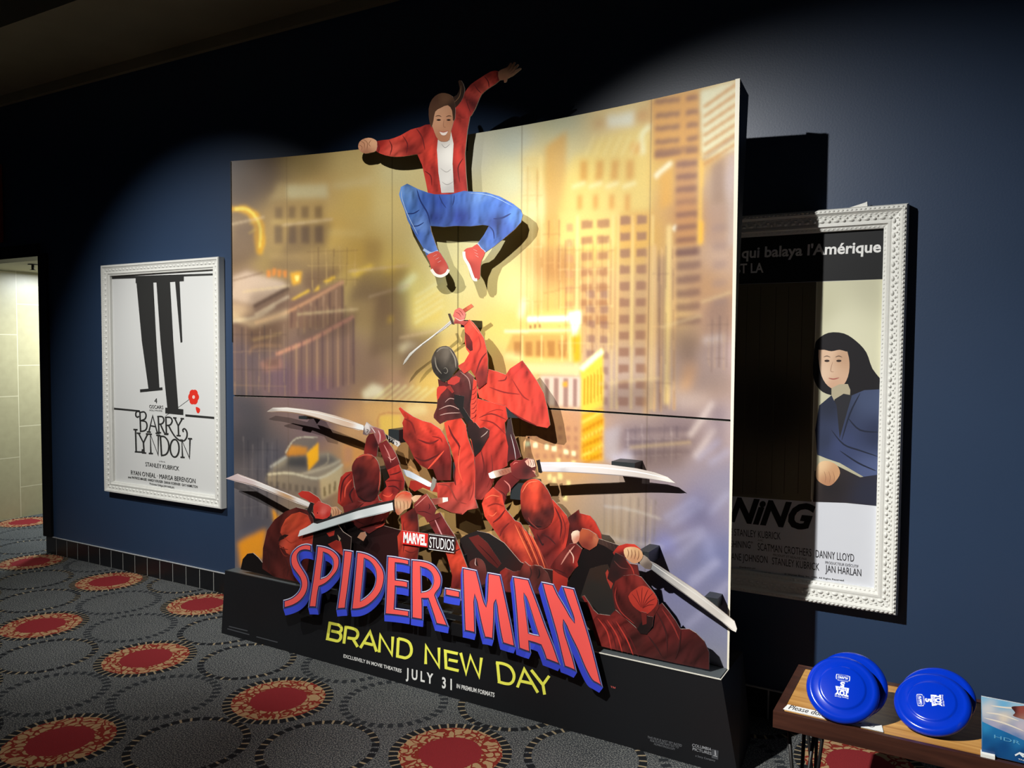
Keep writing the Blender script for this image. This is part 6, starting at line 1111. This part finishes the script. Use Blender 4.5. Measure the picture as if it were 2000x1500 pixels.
# ---- raised arms with a sword across the middle
YE = -.555
arms = figure('swordsman_cutout', YE, [
 (None, many(pt(*e((120, 590), (240, 520), (250, 640), (258, 800), (245, 900), (240, 1000), (110, 1000), (105, 850), (98, 740), (130, 690), (125, 620)), col=[(785, 1020, (190, 54, 40)), (805, 1010, (66, 30, 30)), (810, 1050, (52, 28, 28)), (785, 1070, (206, 66, 46)), (800, 1085, (120, 42, 34)), (780, 1050, (216, 70, 48))], sm=1), st(e((140, 640), (150, 760), (140, 860)), 2.2, (84, 30, 30)), st(e((250, 840), (200, 860), (150, 840)), 2.2, (96, 30, 28)))),
 (None, many(pt(*e((310, 600), (410, 565), (460, 650), (520, 740), (570, 860), (612, 975), (600, 1130), (490, 1120), (500, 1030), (460, 880), (400, 760), (340, 660)), col=[(845, 1010, (120, 44, 44)), (860, 1030, (110, 40, 42)), (875, 1055, (90, 34, 34)), (885, 1080, (222, 70, 44)), (900, 1105, (226, 74, 46)), (905, 1130, (120, 36, 32)), (890, 1140, (110, 34, 32))], sm=1), st(e((370, 610), (410, 700), (440, 760)), 2.6, (200, 140, 140)), st(e((460, 870), (520, 850), (560, 830)), 2.4, (70, 28, 30)))),
 ('sword_blade', many(pt(*c((410, 1340), (430, 1280), (500, 1245), (560, 1205), (620, 1180), (800, 1130), (1000, 1062), (1200, 1010), (1335, 985), (1345, 1080), (1250, 1110), (1100, 1145), (950, 1180), (800, 1225), (650, 1270), (500, 1315)), col=[(590, 1042, (226, 230, 230)), (640, 1030, (206, 216, 216)), (680, 1015, (190, 200, 200)), (720, 1000, (206, 212, 212)), (760, 990, (226, 228, 228)), (700, 1022, (236, 238, 238))], sm=0, plain=True), pt(*c((560, 1205), (620, 1180), (800, 1130), (1000, 1060), (1200, 1010), (1333, 985), (1336, 1006), (1200, 1036), (1000, 1086), (800, 1150), (600, 1215)), col=(44, 40, 40), sm=0, plain=True), st(c((430, 1335), (650, 1268), (950, 1178), (1340, 1080)), 1.4, (130, 136, 136)))),
 ('sword_hilt', many(pt(*e((345, 465), (430, 458), (468, 456), (470, 482), (430, 496), (370, 512)), col=[(850, 975, (130, 60, 52)), (868, 976, (190, 110, 90))], sm=0, plain=True), pt(*e((430, 456), (468, 456), (470, 483), (432, 493)), col=(228, 222, 214), sm=0, plain=True))),
 ('sword_guard', pt(*c((1333, 985), (1352, 972), (1370, 1090), (1345, 1104)), col=(40, 34, 32), sm=1)),
 ('hand#l', many(pt(*e((78, 470), (100, 430), (140, 408), (190, 420), (206, 455), (190, 530), (150, 548), (112, 585), (86, 560)), col=[(785, 965, (206, 110, 80)), (795, 962, (196, 70, 50)), (780, 985, (216, 176, 136)), (790, 990, (206, 160, 120)), (775, 1000, (176, 96, 70))], sm=2, plain=True), *[st(e((92+k*26, 478), (96+k*27, 510), (100+k*24, 545)), 1.2, (130, 88, 62)) for k in range(4)], st(e((86, 462), (130, 425), (190, 430)), 2.4, (216, 86, 60)))),
 ('hand#r', many(pt(*e((200, 458), (230, 440), (275, 440), (262, 470), (222, 492)), col=[(805, 970, (226, 186, 150)), (818, 970, (206, 160, 124))], sm=1, plain=True), pt(*e((218, 510), (270, 450), (312, 428), (345, 475), (385, 540), (370, 582), (410, 568), (412, 600), (320, 640), (300, 600), (240, 570)), col=[(820, 985, (130, 48, 44)), (835, 975, (150, 62, 56)), (840, 995, (110, 40, 40)), (850, 1005, (96, 36, 36)), (815, 995, (110, 38, 36))], sm=1, plain=True), st(e((230, 520), (285, 470), (318, 440)), 1.8, (206, 130, 120)), st(e((330, 500), (338, 520), (330, 545)), 1.4, (60, 24, 26)), st(e((250, 560), (300, 560), (350, 580)), 1.6, (70, 28, 28)))),
], gain=0.86)
arms['label'] = 'printed cut-out red arms holding a sword, above the title letters'
block(800, 1060, YE, .04, .05); block(890, 1100, YE, .04, .04)
# maker's badge in front of the arms
YG = -.565; sh = Sheet(YG); b = MB()
sh.patch(b, e((132, 698), (322, 722), (318, 822), (130, 796)), (214, 40, 36), thick=.004, step=None); sh.patch(b, e((326, 716), (522, 742), (518, 858), (322, 832)), (40, 26, 28), thick=.003)
fg = lambda x, y: onY(x, y, YG); o_ = sh.lift+.0005
p = e((142, 782), (312, 806), (144, 710)); text(b, 'MARVEL', *p, fg, (0, -1, 0), o_, (240, 240, 238), .045)
p = e((332, 822), (512, 846), (334, 742)); text(b, 'STUDIOS', *p, fg, (0, -1, 0), o_, (240, 240, 238), .0)
sh.lift = o_
for q in (((330, 726), (516, 750)), ((328, 834), (514, 860))): sh.stroke(b, e(*q), 1.1, (236, 236, 234), sm=0, taper=False)
b.build('logo_badge', PRINT, ST)

# ---- swordsman at the bottom right
YR = -.545; g = T(1080, 980, 3.75)
rightb = figure('swordsman_cutout', YR, [
 (None, pt(*g((90, 620), (160, 500), (200, 360), (330, 300), (440, 340), (480, 360), (450, 560), (450, 840), (200, 880), (120, 760)), col=[(1120, 1100, (22, 17, 17)), (1160, 1090, (30, 20, 20)), (1150, 1180, (26, 22, 22))], sm=1)),  # shadows around the body, painted as a black shape behind the figure
 (None, many(pt(*g((245, 560), (270, 490), (350, 465), (400, 458), (430, 520), (450, 640), (460, 790), (420, 830), (340, 815), (290, 760), (200, 700)), col=[(1170, 1120, (62, 46, 38)), (1160, 1150, (52, 48, 44)), (1175, 1190, (48, 46, 44))], sm=1), pt(*g((385, 520), (400, 495), (440, 600), (425, 640), (395, 570)), col=(196, 66, 52), sm=1))),
 ('sword_blade', many(pt(*g((700, 430), (760, 460), (900, 550), (1050, 650), (1200, 770), (1330, 875), (1348, 930), (1340, 955), (1310, 940), (1200, 850), (1050, 740), (900, 630), (780, 540), (715, 490)), col=[(1280, 1105, (130, 130, 132)), (1320, 1135, (176, 172, 168)), (1360, 1160, (206, 200, 192)), (1400, 1195, (196, 190, 182)), (1435, 1225, (236, 230, 222))], sm=0, plain=True), st(g((720, 490), (900, 625), (1100, 775), (1320, 940)), 1.8, (110, 106, 104)), st(g((720, 450), (900, 575), (1100, 715), (1300, 870)), 2.0, (216, 212, 206)))),
 ('sword_hilt', many(pt(*g((330, 268), (480, 318), (560, 350), (545, 400), (450, 370), (380, 325), (330, 305)), col=[(1175, 1060, (66, 46, 40)), (1205, 1070, (50, 34, 32))], sm=0, plain=True), *[st(g((360+k*28, 280+k*10), (372+k*28, 318+k*12)), 1.4, (110, 80, 66), sm=0) for k in range(5)], )),
 ('sword_guard', pt(*g((630, 430), (660, 388), (692, 410), (728, 455), (716, 496), (680, 490), (642, 462)), col=[(1255, 1090, (190, 176, 160)), (1265, 1105, (120, 108, 100))], sm=1)),
 (None, many(pt(*g((0, 495), (40, 520), (110, 555), (105, 610), (110, 700), (60, 700), (0, 620)), col=[(1090, 1120, (206, 60, 44)), (1105, 1140, (180, 50, 40))], sm=0))),
 ('forearm', many(pt(*g((-20, 480), (10, 430), (60, 370), (120, 310), (165, 300), (215, 345), (195, 400), (180, 440), (186, 470), (160, 492), (110, 560), (40, 525)), col=[(1090, 1110, (110, 34, 32)), (1110, 1090, (150, 60, 54)), (1120, 1075, (120, 40, 38)), (1115, 1110, (84, 28, 28)), (1100, 1125, (96, 30, 30)), (1128, 1100, (190, 50, 40))], sm=1), st(g((60, 460), (110, 380), (160, 320)), 3, (196, 130, 116)), st(g((120, 350), (150, 400), (150, 450)), 2.2, (226, 180, 160)), st(g((10, 490), (60, 510), (100, 530)), 1.8, (60, 22, 22)))),
 ('hand#l', many(pt(*g((185, 245), (215, 195), (260, 203), (320, 240), (337, 275), (322, 322), (270, 355), (215, 330), (190, 290)), col=[(1140, 1040, (176, 84, 52)), (1155, 1050, (150, 62, 44)), (1145, 1065, (120, 48, 38)), (1165, 1050, (190, 110, 76))], sm=1, plain=True), pt(*g((135, 235), (165, 210), (196, 220), (190, 285), (152, 305)), col=[(1122, 1040, (232, 206, 180)), (1130, 1052, (196, 120, 96))], sm=2, plain=True), *[st(g((285+k*18, 222+k*14), (300+k*14, 250+k*14)), 1.2, (96, 50, 38), sm=0) for k in range(3)])),
 ('hand#r', many(pt(*g((440, 372), (480, 322), (540, 305), (600, 310), (645, 345), (600, 400), (520, 420), (470, 420)), col=[(1210, 1066, (190, 52, 40)), (1240, 1065, (206, 60, 46)), (1215, 1085, (60, 26, 26))], sm=1, plain=True), pt(*g((520, 352), (545, 332), (600, 330), (642, 350), (662, 390), (642, 432), (600, 452), (560, 432), (530, 400)), col=[(1225, 1072, (226, 186, 140)), (1245, 1075, (206, 160, 116)), (1240, 1092, (190, 136, 100))], sm=2, plain=True), *[st(g((548+k*27, 342+k*4), (556+k*25, 375+k*6), (548+k*24, 410+k*5)), 1.3, (120, 76, 52)) for k in range(4)])),
 ('forearm#u', many(pt(*g((400, 560), (430, 440), (460, 370), (520, 400), (560, 450), (620, 460), (640, 560), (560, 560), (500, 560), (450, 600)), col=[(1200, 1090, (44, 34, 34)), (1220, 1110, (70, 30, 30)), (1235, 1115, (130, 42, 38)), (1205, 1120, (50, 30, 30))], sm=1), st(g((450, 430), (500, 480), (560, 490)), 2.2, (96, 50, 46)), st(g((540, 430), (580, 480), (600, 540)), 2.4, (170, 56, 46)))),
 (None, pt(*g((290, 865), (340, 820), (420, 832), (460, 790), (520, 840), (620, 930), (690, 970), (740, 920), (760, 770), (800, 740), (850, 800), (900, 870), (935, 930), (1000, 930), (1050, 960), (1110, 1020), (1145, 1100), (1145, 1228), (900, 1180), (600, 1115), (330, 1050), (300, 950)), col=[(1180, 1215, (130, 40, 36)), (1200, 1240, (140, 44, 40)), (1240, 1250, (70, 30, 28)), (1280, 1240, (96, 34, 32)), (1310, 1210, (110, 36, 34)), (1330, 1270, (72, 28, 28)), (1370, 1270, (66, 26, 26)), (1290, 1285, (76, 32, 30)), (1320, 1230, (100, 32, 32)), (1180, 1255, (150, 50, 44))], sm=1)),
 (None, many(*[st(g((330+k*34, 850+k*6), (400+k*36, 950+k*14), (430+k*40, 1080+k*10)), 2.6, (84, 26, 26) if k % 2 else (186, 58, 48)) for k in range(6)], pt(*g((215, 690), (232, 685), (272, 745), (300, 790), (335, 822), (295, 868), (272, 785), (232, 725)), col=(150, 46, 42), sm=0), st(g((760, 800), (830, 950), (840, 1100)), 3.4, (60, 24, 24)), st(g((800, 780), (880, 900), (930, 1010)), 3, (130, 44, 40)), st(g((700, 980), (760, 1060), (800, 1130)), 3, (50, 24, 24)), st(g((940, 940), (930, 1050), (900, 1150)), 2.6, (50, 22, 22)))),
 ('hood', many(pt(*g((440, 640), (460, 580), (520, 540), (600, 530), (650, 550), (690, 600), (740, 660), (775, 720), (780, 770), (740, 840), (730, 910), (690, 970), (640, 960), (600, 900), (520, 840), (460, 780), (445, 700)), col=[(1215, 1140, (120, 36, 32)), (1250, 1130, (140, 44, 38)), (1210, 1170, (90, 30, 28)), (1240, 1200, (80, 30, 28)), (1280, 1190, (110, 36, 32)), (1255, 1220, (60, 26, 26))], sm=1),
    pt(*g((555, 690), (600, 640), (660, 612), (720, 640), (765, 700), (762, 750), (720, 800), (680, 822), (640, 800), (590, 760)), col=[(1240, 1160, (206, 62, 46)), (1260, 1160, (222, 72, 52)), (1275, 1180, (206, 60, 46)), (1255, 1190, (190, 54, 42))], sm=2), *[st(g((655+6*math.cos(t_), 775+4*math.sin(t_)), (655+50*math.cos(t_), 735+48*math.sin(t_)), (660+92*math.cos(t_), 715+88*math.sin(t_))), 1.5, (110, 30, 28)) for t_ in (-2.6, -2.1, -1.6, -1.1, -.6, -.1, .4)],
    pt(*g((620, 930), (650, 880), (680, 830), (735, 840), (730, 910), (690, 968), (645, 962)), col=[(1255, 1220, (30, 22, 22)), (1265, 1210, (50, 26, 26))], sm=1), pt(*g((650, 800), (690, 810), (690, 890), (660, 900)), col=(120, 38, 34), sm=1), st(g((470, 620), (460, 700), (500, 800), (600, 890)), 2.4, (150, 50, 44)))),
], gain=0.7)
rightb['label'] = 'printed cut-out red swordsman at the lower right, sword slanting down'
block(1256, 1090, YR, .024, .028); block(1388, 1178, YR, .028, .022); block(1240, 1200, YR, .06, .05)
